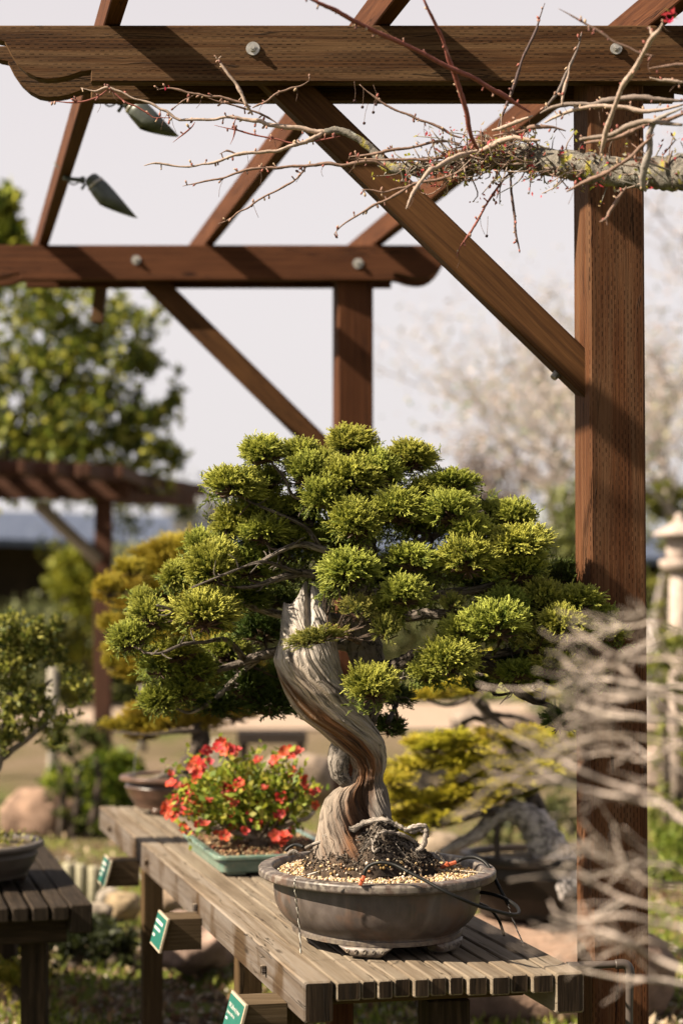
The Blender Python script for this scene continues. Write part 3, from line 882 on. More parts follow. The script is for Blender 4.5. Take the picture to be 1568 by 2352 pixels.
for i in range(NR + 1):
    v = i / NR; y0 = 1333 + (1990 - 1333) * v
    for j in range(NA):
        th = 2 * math.pi * j / NA                     # 0 = right, pi/2 = towards camera
        y = y0
        l, r = interp(y, ROWS, 1), interp(y, ROWS, 2)
        cx, hw = (l + r) / 2, (r - l) / 2
        if y0 < 1500:                                 # squash rows under the broken top outline
            xq = cx + hw * math.cos(th)
            top = interp(xq, TOPX) + (22 if math.sin(th) < 0 else 0) * (1 - abs(math.cos(th)))
            if top > 1333: y = top + (1500 - top) * (y0 - 1333) / (1500 - 1333)
            l, r = interp(y, ROWS, 1), interp(y, ROWS, 2); cx, hw = (l + r) / 2, (r - l) / 2
        d = trunk_center(y)
        tw = (y - 1333) / 600 * 3.4                   # grain twists down the trunk
        ph = th + tw
        depth = hw * PX(d) * (.62 + .18 * sstep(1600, 1720, y))
        rid = 0
        for (f, am, sp) in ((3, .10, .9), (5, .07, 2.1), (9, .05, 4.4), (16, .028, .5), (29, .014, 7.7)):
            rid += 1.25 * am * mnoise.noise(Vector((math.cos(ph) * f * .55, math.sin(ph) * f * .55, y * .0035 + sp)))
        rid -= .16 * math.exp(-(((ph % 6.283) - 4.3) / .16) ** 2) * sstep(1450, 1530, y)       # long groove
        rid -= .13 * math.exp(-(((ph % 6.283) - 3.0) / .13) ** 2)
        for (f, sp2) in ((6, 3.3), (11, 8.1), (19, 1.2)):             # sharp checks along the grain
            nz = abs(mnoise.noise(Vector((math.cos(ph) * f * .5, math.sin(ph) * f * .5, y * .0028 + sp2))))
            rid -= (.62 / f) * max(0, 1 - nz * 6) ** 1.5
        cav = sstep(1785, 1815, y) * sstep(1945, 1900, y) * max(0, math.sin(th))
        if cav: rid -= .62 * cav * math.exp(-((math.cos(th) - .34 - (1860 - y) * .001) / .50) ** 2)
        k = 1 + rid * .95
        xo = hw * math.cos(th) * (1 + max(rid, -.25) * .30)
        yo = -depth * math.sin(th) * k
        if y < 1470 and math.sin(th) > 0:             # open cleft between the two tips
            xx = cx + xo
            yo += .030 * math.exp(-((xx - 710 - (y - 1400) * .03) / 6.5) ** 2) * sstep(1470, 1400, y)
            yo += .012 * math.exp(-((xx - 672) / 8) ** 2) * sstep(1400, 1380, y)
        p = P(cx + xo, y, d); p.y = d + yo
        vs.append(p)
        uvg.append((ph / 6.283, y / 260.0))
        # colour: silver deadwood, warm tan, orange live bark along the left lower flank
        xx = (xo / max(hw, 1))
        sil = lerp3((.40, .37, .35), (.50, .43, .365), .5 + .5 * mnoise.noise(Vector((xx * 3, y * .012, 1))))
        tan = (.47, .36, .27)
        cc = lerp3(sil, tan, sstep(1460, 1600, y) * sstep(.5, -.4, xx) * .8)
        # live vein position (fraction across) by height
        vein = interp(y, [(1500, -1.1), (1560, -.90), (1600, -.72), (1650, -.45), (1690, -.30), (1730, -.05), (1765, .05), (1800, -.05), (1850, -.15), (1930, -.30)])
        wv = interp(y, [(1500, .08), (1560, .16), (1600, .27), (1650, .42), (1700, .58), (1740, .72), (1765, .8), (1800, .66), (1850, .6), (1930, .7)])
        nv = mnoise.noise(Vector((xx * 7 - y * .012, y * .006, 4))) * .5 + mnoise.noise(Vector((ph * 9, y * .004, 9))) * .6
        m_ = math.exp(-(((xx - vein) / wv) ** 4)) if math.sin(th) > -.2 else 0
        m_ = max(0, min(1, m_ * 1.2 + nv * .9 - .12)) * sstep(1500, 1580, y)
        bark_c = lerp3((.045, .020, .010), (.24, .105, .042), .5 + .8 * mnoise.noise(Vector((ph * 14, y * .01, 2))))
        cc = lerp3(cc, tuple(max(0, q) for q in bark_c), m_)
        cc = lerp3(cc, (.05, .028, .017), .85 * sstep(1770, 1800, y) * math.exp(-((xx - .22) / .38) ** 4) * (math.sin(th) > 0))  # dark bark in the hollow, with its shade put into the colour
        cc = lerp3(cc, (.105, .085, .07), .8 * sstep(1760, 1800, y) * sstep(.45, .7, xx))  # shade on the right lobe painted as dark grey
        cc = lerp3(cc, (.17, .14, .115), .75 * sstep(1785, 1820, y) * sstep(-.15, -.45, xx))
        if y < 1400 and 655 < cx + xo < 672 : cc = lerp3(cc, (.06, .05, .045), sstep(1396, 1380, y))
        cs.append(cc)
fs, uvs = [], []
for i in range(NR):
    for j in range(NA):
        k = (j + 1) % NA
        fs.append((i * NA + j, (i + 1) * NA + j, (i + 1) * NA + k, i * NA + k))
        q = [uvg[i * NA + j], uvg[(i + 1) * NA + j], uvg[(i + 1) * NA + k], uvg[i * NA + k]]
        if k == 0: q[2] = (q[2][0] + 1, q[2][1]); q[3] = (q[3][0] + 1, q[3][1])
        uvs.append(q)
# inside of the hollow top
base = len(vs); nin = 6
for i in range(1, nin + 1):
    for j in range(NA):
        p = vs[j]; cen = P(702, 1420, 5.06)
        f = i / nin
        vs.append(Vector((p.x + (cen.x - p.x) * (.10 + .5 * f), p.y + (cen.y - p.y) * (.25 + .5 * f), p.z - .055 * f))); cs.append((.10, .08, .07)); uvg.append((0, 0))
for i in range(nin):
    for j in range(NA):
        k = (j + 1) % NA
        a = (j, k) if i == 0 else (base + (i - 1) * NA + j, base + (i - 1) * NA + k)
        fs.append((a[0], a[1], base + i * NA + k, base + i * NA + j)); uvs.append([(j / NA, 0), (k / NA, 0), (k / NA, .1), (j / NA, .1)])
fs.append(tuple(base + (nin - 1) * NA + j for j in range(NA))); uvs.append([(0, 0)] * NA)
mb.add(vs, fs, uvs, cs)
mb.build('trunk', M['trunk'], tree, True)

def part(name, mat, build, smooth=True, parent=None):
    mb = MB(); build(mb); return mb.build(name, mat, parent or tree, smooth)
# grey stub on the left of the waist
t2 = NT('grey_bark', .85, .2); uv = t2.uv()
g = t2.noise(t2.map(uv, (24, 9, 1)), 1.0, 7, .7, .5)
vo = t2.math('ABSOLUTE', t2.math('SUBTRACT', t2.noise(t2.map(uv, (14, 7, 1), loc=(5, 2, 0)), 1.0, 4, .6), .5))
cc = t2.mix(1.0, t2.attr(), t2.ramp(g, [(.3, .35), (.5, .95), (.75, 1.45)]), 'MULTIPLY')
t2.col(t2.mix(t2.ramp(vo, [(.006, .8), (.03, 0.0)]), cc, (.02, .016, .012))).bump(t2.math('ADD', g, t2.ramp(vo, [(0, 0.0), (.05, .5)])), 1.0, .006)
M['greybark'] = t2.m
GB = (.22, .19, .165)
part('stub', M['greybark'], lambda m: (pxtube(m, [(800, 1700, 5.10, 40), (784, 1724, 5.09, 56), (776, 1755, 5.08, 50), (782, 1782, 5.08, 40), (800, 1800, 5.08, 26), (808, 1806, 5.08, 8)], 22, 30, col=GB, rough=.2)))
# fissured live trunk behind the deadwood
part('live_trunk', M['greybark'], lambda m: (pxtube(m, [(835, 1730, 5.10, 20), (840, 1670, 5.12, 40), (848, 1600, 5.15, 66), (850, 1560, 5.17, 80), (842, 1500, 5.17, 84), (826, 1440, 5.16, 70), (826, 1390, 5.15, 60), (840, 1330, 5.13, 46), (850, 1270, 5.10, 36), (840, 1210, 5.08, 26), (825, 1150, 5.08, 16)], 28, 70, col=(.19, .16, .13), rough=.28)))

BR = {}   # name -> polyline samples for attaching twigs
def branch(pl, col=(.20, .165, .14), sides=10, rough=.3, name='branch'):
    sm = spline(pl, max(8, len(pl) * 6))
    pts = [P(a[0], a[1], a[2]) for a in sm]
    mb = MB(); tube(mb, pts, [max(.001, a[3] / 2 * PX(a[2])) for a in sm], sides, col=col, rough=rough, seed=random.random() * 9)
    BR[len(BR)] = (pts, mb, [a[3] / 2 * PX(a[2]) for a in sm])
GR = (.33, .28, .24)
branch([(842, 1290, 5.12, 26), (800, 1285, 5.06, 20), (740, 1262, 5.02, 18), (690, 1250, 5.0, 15), (650, 1262, 4.98, 12), (600, 1290, 4.96, 8)], GR)
branch([(845, 1320, 5.12, 30), (790, 1335, 5.1, 24), (730, 1322, 5.08, 22), (690, 1316, 5.06, 20), (640, 1328, 5.04, 16), (590, 1345, 5.02, 10), (545, 1350, 5.0, 7)])
branch([(835, 1440, 5.16, 30), (760, 1420, 5.2, 26), (690, 1420, 5.22, 22), (600, 1400, 5.2, 18), (540, 1380, 5.15, 16), (500, 1400, 5.1, 12), (440, 1415, 5.02, 9), (400, 1400, 4.98, 7), (360, 1390, 4.95, 5)], GR)
branch([(850, 1500, 5.17, 30), (780, 1480, 5.26, 30), (700, 1490, 5.32, 26), (620, 1500, 5.34, 24), (560, 1520, 5.34, 20), (500, 1540, 5.32, 15), (450, 1560, 5.3, 10), (400, 1545, 5.28, 7)])
branch([(560, 1510, 5.33, 16), (520, 1470, 5.2, 12), (470, 1475, 5.05, 9), (420, 1480, 4.98, 8), (370, 1500, 4.96, 7), (330, 1500, 4.95, 5)])
branch([(600, 1505, 5.34, 16), (540, 1560, 5.38, 14), (500, 1600, 5.38, 12), (440, 1636, 5.36, 8), (400, 1625, 5.34, 6)], GR)
branch([(850, 1300, 5.12, 30), (900, 1280, 5.08, 24), (950, 1250, 5.02, 20), (1000, 1230, 4.98, 16), (1060, 1190, 4.95, 12), (1110, 1175, 4.95, 8)])
branch([(840, 1360, 5.14, 36), (900, 1360, 5.12, 28), (960, 1370, 5.08, 22), (1040, 1360, 5.02, 20), (1110, 1350, 4.98, 16), (1180, 1320, 4.95, 10)], GR)
branch([(838, 1420, 5.15, 40), (900, 1420, 5.1, 30), (980, 1410, 5.06, 26), (1060, 1412, 5.0, 22), (1140, 1410, 4.97, 18), (1220, 1400, 4.98, 13), (1300, 1395, 5.05, 9)])
branch([(856, 1540, 5.17, 44), (910, 1530, 5.1, 34), (960, 1500, 5.05, 28), (1010, 1490, 5.0, 26), (1060, 1500, 4.96, 30), (1110, 1528, 4.95, 34), (1150, 1548, 4.96, 30), (1185, 1585, 5.0, 22), (1220, 1608, 5.02, 16), (1260, 1620, 5.05, 11), (1300, 1640, 5.06, 7)], (.10, .08, .065))
branch([(1090, 1510, 4.96, 22), (1150, 1500, 4.96, 18), (1220, 1490, 5.0, 15), (1290, 1480, 5.06, 11), (1350, 1470, 5.1, 7)], GR)
branch([(1150, 1548, 4.97, 14), (1132, 1590, 4.98, 8), (1150, 1596, 4.98, 7), (1176, 1588, 4.98, 6), (1172, 1577, 4.98, 5)], (.10, .08, .065))
branch([(850, 1560, 5.12, 20), (880, 1568, 5.0, 14), (905, 1563, 4.93, 9), (935, 1556, 4.9, 9), (970, 1548, 4.88, 12), (1010, 1560, 4.9, 8)], GR)
branch([(825, 1475, 5.06, 14), (800, 1462, 4.95, 15), (780, 1458, 4.90, 11), (755, 1456, 4.88, 9), (735, 1460, 4.87, 5), (700, 1470, 4.87, 3), (665, 1480, 4.87, 2)], (.26, .17, .12))
branch([(840, 1240, 5.09, 24), (800, 1200, 5.04, 16), (760, 1170, 5.0, 12), (700, 1150, 4.98, 9), (669, 1134, 4.97, 8), (655, 1100, 4.97, 7), (625, 1065, 4.97, 5)])
branch([(830, 1190, 5.08, 20), (850, 1140, 5.06, 16), (870, 1100, 5.04, 12), (920, 1080, 5.03, 8)])
branch([(740, 1262, 5.02, 12), (700, 1210, 5.0, 10), (640, 1180, 4.98, 8), (590, 1160, 4.97, 6), (550, 1140, 4.97, 5)])
branch([(690, 1316, 5.05, 12), (640, 1300, 5.0, 9), (600, 1290, 4.95, 8), (540, 1310, 4.92, 6), (440, 1350, 4.92, 5)])
branch([(890, 1660, 5.12, 14), (905, 1630, 5.2, 12), (915, 1600, 5.22, 8)], (.08, .06, .05))

# foliage pads: (x, y, rx, ry, depth, tone, density)   tone 0 bright, 2 sparse; 1 and 3 dark, crown shade put into colour
PADS = [(608,1042,46,40,4.97,0),(693,1042,38,34,5.0,0),(535,1118,62,42,4.97,0),(604,1108,44,32,5.06,1),(538,1207,50,48,4.92,0),(606,1174,54,42,4.92,0),(608,1226,52,36,4.86,0),(713,1088,48,46,4.95,0),(668,1180,46,40,4.92,0),
(489,1306,56,58,4.87,0),(466,1258,38,42,4.95,0),(575,1299,52,48,4.93,1),(402,1325,28,38,4.93,0),(328,1378,24,28,4.94,0),(350,1418,46,34,4.92,0),(303,1467,42,40,4.92,0),(473,1412,68,56,4.83,0),
(807,1024,56,36,5.0,0),(945,1056,54,38,4.98,0),(747,1074,42,40,4.98,0),(803,1100,60,50,4.92,0),(872,1088,50,48,4.94,0),(1035,1118,54,34,4.98,0),(977,1135,40,36,4.97,0),(915,1174,54,50,4.88,0),(820,1202,56,48,4.86,0),(745,1140,44,46,4.90,0),
(1034,1176,58,46,4.88,0),(1080,1222,44,40,4.87,0),(1115,1184,36,32,5.02,0),(1182,1190,44,42,4.98,0),(1185,1258,66,48,4.90,0),(1074,1290,60,50,4.84,0),(807,1312,64,44,4.82,0),(768,1350,26,22,4.88,0),(948,1290,52,40,4.85,0),(932,1366,46,42,4.80,0),(820,1404,38,36,4.80,2),(885,1396,40,30,4.83,0),(1037,1390,28,28,4.86,2),
(888,1452,32,46,4.80,2),(1140,1437,66,54,4.80,0),(1060,1450,42,38,4.82,0),(1163,1390,48,40,4.90,1),(1190,1312,56,44,4.92,0),(1244,1385,50,50,4.93,0),(1326,1382,56,36,4.94,0),(1376,1418,34,28,4.94,0),(1233,1478,50,46,4.87,2),(1036,1516,60,48,4.80,0),(985,1546,40,28,4.82,0),(1330,1457,46,32,4.92,0),(1350,1545,38,34,4.98,0),(1396,1460,38,26,4.94,0),(1290,1438,46,40,4.86,0),(1268,1530,48,32,4.88,0),(1195,1545,44,28,4.88,1),
(855,1579,50,50,4.80,0),(735,1466,62,26,4.84,2),(700,1473,44,22,4.84,2),(369,1530,44,40,5.25,1),(410,1500,50,32,5.22,0),(450,1540,44,40,5.28,1),(366,1610,40,34,5.30,1),(420,1590,44,36,5.3,1),(1285,1658,38,36,4.99,3),(1100,1575,36,22,5.0,3),(1240,1555,54,34,5.06,3),(1180,1520,46,30,5.02,3),(1336,1590,24,16,5.0,2),
(566,1574,56,50,5.42,3),(620,1620,60,44,5.45,3),(500,1620,56,34,5.42,3),(660,1560,40,60,5.42,3),(520,1500,50,36,5.40,1),(600,1450,56,44,5.35,3),(640,1376,44,36,5.30,3),(560,1370,56,36,5.20,1),(900,1600,44,30,5.30,3),(895,1672,34,30,5.28,3),(1290,1330,40,44,5.2,3),
(770,1240,56,50,5.10,1),(960,1200,48,40,5.05,1),(1110,1340,52,40,5.12,3),(900,1330,50,34,5.20,3),(690,1240,44,34,5.05,1),(640,1250,50,44,5.10,3),(1210,1420,48,44,5.15,3),(700,1180,40,40,5.08,3)]
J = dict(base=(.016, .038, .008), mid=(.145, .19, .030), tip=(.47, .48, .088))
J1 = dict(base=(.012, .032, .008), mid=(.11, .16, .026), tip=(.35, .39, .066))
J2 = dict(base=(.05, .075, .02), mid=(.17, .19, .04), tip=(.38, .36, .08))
J3 = dict(base=(.016, .036, .009), mid=(.050, .085, .018), tip=(.12, .165, .032))  # inner pads: shade inside the crown put into the leaf colour
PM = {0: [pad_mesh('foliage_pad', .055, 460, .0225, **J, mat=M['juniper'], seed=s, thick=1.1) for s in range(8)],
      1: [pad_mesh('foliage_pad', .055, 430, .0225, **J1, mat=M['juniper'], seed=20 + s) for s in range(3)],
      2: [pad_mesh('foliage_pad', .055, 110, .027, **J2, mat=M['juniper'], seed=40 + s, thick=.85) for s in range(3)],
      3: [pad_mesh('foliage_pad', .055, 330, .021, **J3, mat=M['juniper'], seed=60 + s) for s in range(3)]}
print('pads', len(PADS))
PADS = [(x, y, rx, ry, d + (.15 if x < 715 and 1150 < y < 1500 and d < 5.05 and (x, y) not in ((735, 1466), (700, 1473)) else 0), tn) for (x, y, rx, ry, d, tn) in PADS]
allpts = [(p, i, k) for i, (pts, _, _) in BR.items() for k, p in enumerate(pts)]
for n_, (x, y, rx, ry, d, tn) in enumerate(PADS):
    c = P(x, y, d)
    me = random.choice(PM[tn])
    o = bpy.data.objects.new('foliage_pad', me); COL.objects.link(o); o.parent = tree
    o.matrix_parent_inverse = Matrix.Translation(tree.location).inverted()
    s = PX(d) / .055
    f = 1.40
    o.location = c + Vector((0, 0, -ry * PX(d) * .06))
    o.rotation_euler = (random.uniform(-.25, .25), random.uniform(-.25, .25) + (.25 if x < 450 else 0) * -1, random.uniform(0, 6.28))
    # (rotation about z is free, so keep the horizontal scales alike)
    o.scale = (rx * s * f, rx * s * f, ry * s * f * 1.08)
    # connecting twig(s) from the closest branch point that is lower / more central
    best = min(allpts, key=lambda q: (q[0] - c).length + .3 * max(0, q[0].z - c.z))
    q, i, k = best
    pts, mbb, rr = BR[i]
    a = q; L = (c - a).length
    mid = a.lerp(c, .5) + Vector((random.uniform(-.02, .02), random.uniform(-.02, .02), -.012)) * min(1, L / .08)
    if L > .01:
        r0 = max(.0016, min(.0045, rr[k] * .7))
        tube(mbb, spl([a, mid, c], 8), [r0 + (.0012 - r0) * w / 7 for w in range(8)], 6, col=(.17, .12, .09), rough=.25)
    for _ in range(3):
        e = c + Vector((random.uniform(-1, 1) * rx, random.uniform(-1, 1) * rx * .7, random.uniform(-.3, .7) * ry)) * PX(d) * .8
        tube(mbb, spl([mid, mid.lerp(e, .5) + Vector((random.uniform(-.01, .01),) * 3), e], 6), [.0016, .0015, .0014, .0012, .001, .0008], 5, col=(.17, .12, .09))
# shaded foliage filling the inside of the crown
ctr = [(x, y, d, rx, ry) for (x, y, rx, ry, d, tn) in PADS if tn in (0, 1)]
fl = []
g0 = np.random.default_rng(77)
for (x, y, d, rx, ry) in ctr:
    for _ in range(105):
        fl.append(tuple(P(x + np.clip(g0.normal(), -1.2, 1.2) * rx * .6, y + min(1.3, abs(g0.normal())) * ry * .45 + ry * .1, d + .05 + min(1.5, abs(g0.normal())) * .09)))
for (x, y, d, rx, ry) in ctr:
    for _ in range(80):
        fl.append(tuple(P(x + g0.uniform(-1.25, 1.25) * rx, y + g0.uniform(-.5, 1.1) * ry, d + g0.uniform(.0, .06))))
for _ in range(2600):
    a, f = g0.uniform(0, 6.28), math.sqrt(g0.random())
    fl.append(tuple(P(920 + 330 * f * math.cos(a), 1270 + 170 * f * math.sin(a), 5.12 + abs(g0.normal()) * .12)))
fl = np.array(fl); P0s, P1s, R0, R1, C0, C1 = [], [], [], [], [], []
for q in fl:
    ax = g0.normal(size=3) + np.array([0, -.2, .35]); ax /= np.linalg.norm(ax); s_1 = np.cross(ax, g0.normal(size=3)); s_1 /= np.linalg.norm(s_1); u_1 = np.cross(ax, s_1)
    l = g0.uniform(.018, .028); Mx = np.stack([s_1, u_1, ax], 1) * l; a = SPA[g0.integers(len(SPA))]
    P0s.append(q + a[0] @ Mx.T); P1s.append(q + a[1] @ Mx.T); R0.append(a[2] * l * .8); R1.append(a[3] * l * .8)
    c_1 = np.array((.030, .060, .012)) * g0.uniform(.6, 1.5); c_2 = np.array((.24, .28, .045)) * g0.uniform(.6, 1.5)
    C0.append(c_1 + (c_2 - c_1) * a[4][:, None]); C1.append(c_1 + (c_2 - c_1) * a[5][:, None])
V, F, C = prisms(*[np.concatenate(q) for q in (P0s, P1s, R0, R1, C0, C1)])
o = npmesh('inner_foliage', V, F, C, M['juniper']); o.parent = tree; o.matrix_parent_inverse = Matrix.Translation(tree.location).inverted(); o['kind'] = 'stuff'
for i, (pts, mbb, rr) in BR.items():
    # small dead snags and stubs along the branch
    for _ in range(int(len(pts) / 4)):
        k = random.randrange(2, len(pts)); p = pts[k]; dr = Vector((random.uniform(-1, 1), random.uniform(-1, .6), random.uniform(-.8, 1))).normalized()
        L = random.uniform(.012, .05)
        e = p + dr * L; m_ = p.lerp(e, .5) + Vector((random.uniform(-1, 1), random.uniform(-1, 1), random.uniform(-1, 1))) * L * .2
        tube(mbb, spl([p, m_, e], 5), [.0022, .002, .0017, .0013, .0006], 5, col=GR, rough=.2)
    mbb.build('branch', M['greybark'] if rr[0] > .006 else M['twig'], tree, True)

# surface roots writhing over the mound
def on_mound(x, y):
    for k in range(60):
        d = 4.80 + k * .006; p = P(x, y, d); e = ((p.x - MC.x) / .168) ** 2 + ((p.y - MC.y) / .128) ** 2
        if e < 1 and p.z <= MC.z + mound_z(p.x - MC.x, p.y - MC.y) + .004: return d
    return 5.02
def roots(mb):
    RT = (.46, .40, .35)
    for pl in ([(742, 1925, 4.95, 8), (790, 1908, 4.92, 10), (812, 1905, 4.91, 9), (838, 1890, 4.90, 9), (880, 1884, 4.9, 9), (905, 1893, 4.9, 8), (930, 1905, 4.9, 8), (950, 1900, 4.88, 9), (975, 1897, 4.87, 7), (978, 1910, 4.86, 8), (974, 1935, 4.86, 8), (962, 1952, 4.86, 8), (945, 1950, 4.87, 5)],
               [(800, 1945, 4.88, 5), (806, 1930, 4.88, 7), (815, 1915, 4.88, 8), (812, 1906, 4.9, 8)],
               [(860, 1935, 4.86, 4), (866, 1918, 4.86, 8), (880, 1912, 4.86, 8), (905, 1915, 4.86, 7), (930, 1920, 4.86, 7), (952, 1935, 4.86, 6), (960, 1945, 4.86, 4)],
               [(930, 1905, 4.88, 6), (945, 1912, 4.87, 6), (962, 1905, 4.87, 6), (972, 1912, 4.87, 4)],
               [(700, 1948, 4.93, 4), (730, 1936, 4.92, 6), (770, 1925, 4.92, 7), (800, 1922, 4.91, 7), (822, 1930, 4.9, 4)],
               [(768, 1955, 4.88, 5), (775, 1938, 4.89, 6), (790, 1930, 4.89, 5), (800, 1940, 4.88, 4)],
               [(1000, 1955, 4.9, 4), (1012, 1968, 4.9, 4), (1022, 1982, 4.88, 2)],
               [(660, 1962, 4.93, 6), (675, 1957, 4.92, 8), (690, 1966, 4.9, 5)]):
        pxtube(mb, [(x, y, on_mound(x, y), w * 1.55) for x, y, _, w in pl], 9, len(pl) * 7, col=RT, rough=.6)
    for _ in range(70):                                           # medium roots
        a = random.uniform(-3.3, .2); f = random.uniform(.15, .95); x, y = .160 * f * math.cos(a), .122 * f * math.sin(a)
        hd = random.uniform(-.7, .7) + (0 if random.random() < .5 else math.pi); pts = []
        n_ = random.randint(5, 10)
        for k in range(n_):
            pts.append((MC.x + x, MC.y + y, MC.z + mound_z(x, y) + .002 + .004 * math.sin(k * 1.3)))
            hd += random.gauss(0, .5); x += math.cos(hd) * .008; y += math.sin(hd) * .006
            if (x / .166) ** 2 + (y / .126) ** 2 > .98: break
        if len(pts) < 4: continue
        r_ = random.uniform(.0016, .0036); m_ = len(pts)
        tube(mb, spl(pts, m_ * 3), [r_ * math.sin(math.pi * (.12 + .8 * k / (m_ * 3 - 1))) + .0004 for k in range(m_ * 3)], 6, col=random.choice([RT, (.30, .25, .21), (.22, .17, .13)]), rough=.5)
    for _ in range(90):                                           # fine hair roots
        a = random.uniform(-2.9, -.2); f = random.uniform(.5, .95)
        x, y = .160 * f * math.cos(a), .122 * f * math.sin(a)
        pts = []
        for k in range(5):
            x2, y2 = x + k * random.uniform(-.006, .008), y - k * .003
            pts.append((MC.x + x2, MC.y + y2, MC.z + mound_z(x2, y2) + .002 + .003 * math.sin(k * 1.6)))
        tube(mb, pts, [.0014, .0015, .0013, .001, .0005], 5, col=random.choice([RT, (.2, .16, .13), (.42, .36, .30)]))
part('root', M['greybark'], roots)

# ---------------------------------------------------------------- watering tube, clips, tie wires
M['rubber'] = plain('black_tubing', (.006, .006, .006), .5, .2, 0, .2, 40)
M['clip'] = plain('orange_clip', (.42, .085, .03), .55, .4, 0, .15, 60)
tb = empty('watering_tube', P(872, 1980, 4.7), 'thin black irrigation tube looping over the right rim of the oval pot', 'tube')
def wire(name, pl, mat, parent, sides=8, n=None, **kw):
    mb = MB(); pxtube(mb, pl, sides, n or len(pl) * 6, **kw); return mb.build(name, mat, parent, True)
wire('hose', [(836, 2013, 4.74, 8.5), (839, 1999, 4.74, 8.5), (849, 1988, 4.74, 8.5), (872, 1981, 4.73, 8.5), (904, 1986, 4.72, 8.5), (936, 2002, 4.70, 8.5), (977, 2023, 4.68, 8.5), (1017, 2045, 4.66, 8.5), (1057, 2064, 4.66, 8.5), (1098, 2081, 4.68, 8.5), (1138, 2093, 4.7, 8.5), (1170, 2100, 4.74, 8.5), (1187, 2100, 4.8, 8.5), (1191, 2092, 4.84, 8.5), (1182, 2079, 4.88, 8.5), (1158, 2064, 4.92, 8.5), (1130, 2054, 4.96, 8.5), (1100, 2049, 5.0, 8.5)], M['rubber'], tb)
wire('hose', [(1048, 1980, 5.12, 8.5), (1060, 1973, 5.12, 8.5), (1075, 1969, 5.1, 8.5), (1093, 1970, 5.08, 8.5), (1112, 1980, 5.06, 8.5), (1124, 1995, 5.04, 8.5), (1138, 2023, 5.0, 8.5), (1154, 2054, 4.98, 8.5), (1166, 2078, 4.98, 8.5)], M['rubber'], tb)
wire('hose', [(1096, 2073, 5.0, 7), (1122, 2086, 5.04, 7), (1144, 2112, 5.08, 7), (1157, 2148, 5.12, 7)], M['rubber'], tb)
wire('hose', [(655, 1955, 5.25, 7), (664, 1946, 5.25, 7), (679, 1940, 5.24, 7), (696, 1945, 5.2, 7)], M['rubber'], tb)
def clip(a, b, d):
    mb = MB(); board(mb, P(*a, d), P(*b, d), .011, .009, ch=.002); board(mb, P(*a, d).lerp(P(*b, d), .35) + Vector((0, -.001, .002)), P(*a, d).lerp(P(*b, d), .55) + Vector((0, -.001, .002)), .014, .012, ch=.002); mb.build('clip', M['clip'], tb)
clip((826, 2034), (837, 2011), 4.74); clip((1008, 1993), (1048, 1980), 5.10)
mb = MB(); 
for q in ((936, 2002, 4.70), (1125, 1997, 5.04)): tube(mb, [P(q[0] - 3, q[1] - 2, q[2]), P(q[0] + 3, q[1] + 2, q[2])], .0052, 10)
mb.build('collar', M['rubber'], tb, True)
def twisted(name, pl, label, n=160):
    mb = MB(); sm = spline(pl, n); pts = [P(a[0], a[1], a[2]) for a in sm]
    for ph, cl in ((0, (.75, .72, .66)), (math.pi, (.04, .03, .025))):
        q = [p + Vector((math.cos(i * .42 + ph) * .0011, math.sin(i * .42 + ph) * .0011, 0)) for i, p in enumerate(pts)]
        tube(mb, q, .0011, 5, col=cl)
    return tag(mb.build(name, M['pebble'], None, True), label, 'wire', 'twisted tie wires over the pot')
twisted('tie_wire', [(740, 2000, 4.74), (691, 2013, 4.74), (679, 2018, 4.705), (677, 2030, 4.70), (679, 2060, 4.735), (683, 2090, 4.77), (688, 2136, 4.80), (691, 2190, 4.81)], 'twisted black and white wire hanging down the left of the oval pot')
twisted('tie_wire', [(1166, 2078, 4.97), (1170, 2092, 4.97), (1180, 2120, 4.98), (1192, 2148, 4.99), (1200, 2166, 5.0)], 'twisted black and white wire hanging right of the oval pot', 90)
mb = MB(); tube(mb, spl([ZP(x, y, TZ + SZ + h) for x, y, h in ((691, 2013, .022), (740, 2006, .014), (830, 2003, .010), (950, 1999, .009), (1040, 1999, .012), (1112, 2004, .022))], 40), .0008, 5, col=(.42, .39, .33))
tag(mb.build('tie_wire', M['pebble'], None, True), 'pale straight wire stretched across the grit of the oval pot', 'wire')
# ================================================================ green tray and flowering quince
t = NT('green_glaze', .3, .5); o_ = t.obj()
zz = t.n('SeparateXYZ', Vector=o_).outputs[2]
c = t.ramp(t.noise(t.map(o_, (1, 1, 2.5)), 22, 5, .6, .6), [(.3, (.075, .14, .11)), (.55, (.13, .195, .155)), (.8, (.22, .27, .22))])
c = t.mix(t.ramp(t.noise(o_, 60, 5), [(.55, 0.0), (.72, .6)]), c, (.30, .27, .20))
t.col(c); M['glaze'] = t.m
def rrect(hw, hl, r, n=8):
    out = []
    for (sx, sy, a0) in ((1, 1, 0), (-1, 1, 90), (-1, -1, 180), (1, -1, 270)):
        for k in range(n + 1):
            a = R(a0 + 90 * k / n); out.append((sx * (hw - r) + r * math.cos(a), sy * (hl - r) + r * math.sin(a)))
    return out
def toB(p): a, b = p.x - B0.x, p.y - B0.y; return (a * BC + b * BS, -a * BS + b * BC)
T0 = toB(ZP(499, 1969, TZ + .06)); T0 = (T0[0] - .005, T0[1] - .005); print('tray', T0)
tc = (T0[0] + .20, T0[1] + .33); thw, thl = .20, .33
tcw = Bp(tc[0], tc[1], TZ)
tray = empty('bonsai_tray', tcw, 'shallow pale green glazed rectangular tray under the red flowering quince', 'pot')
def trayring(mb, prof, r0=.04):
    vs = []; 
    for off, z in prof:
        for x, y in rrect(thw + off, thl + off, max(.008, r0 + off)): vs.append(Bp(tc[0] + x, tc[1] + y, TZ + z))
    n = len(rrect(1, 1, .1)); m = len(prof)
    mb.add(vs, [(i * n + j, i * n + (j + 1) % n, (i + 1) * n + (j + 1) % n, (i + 1) * n + j) for i in range(m - 1) for j in range(n)])
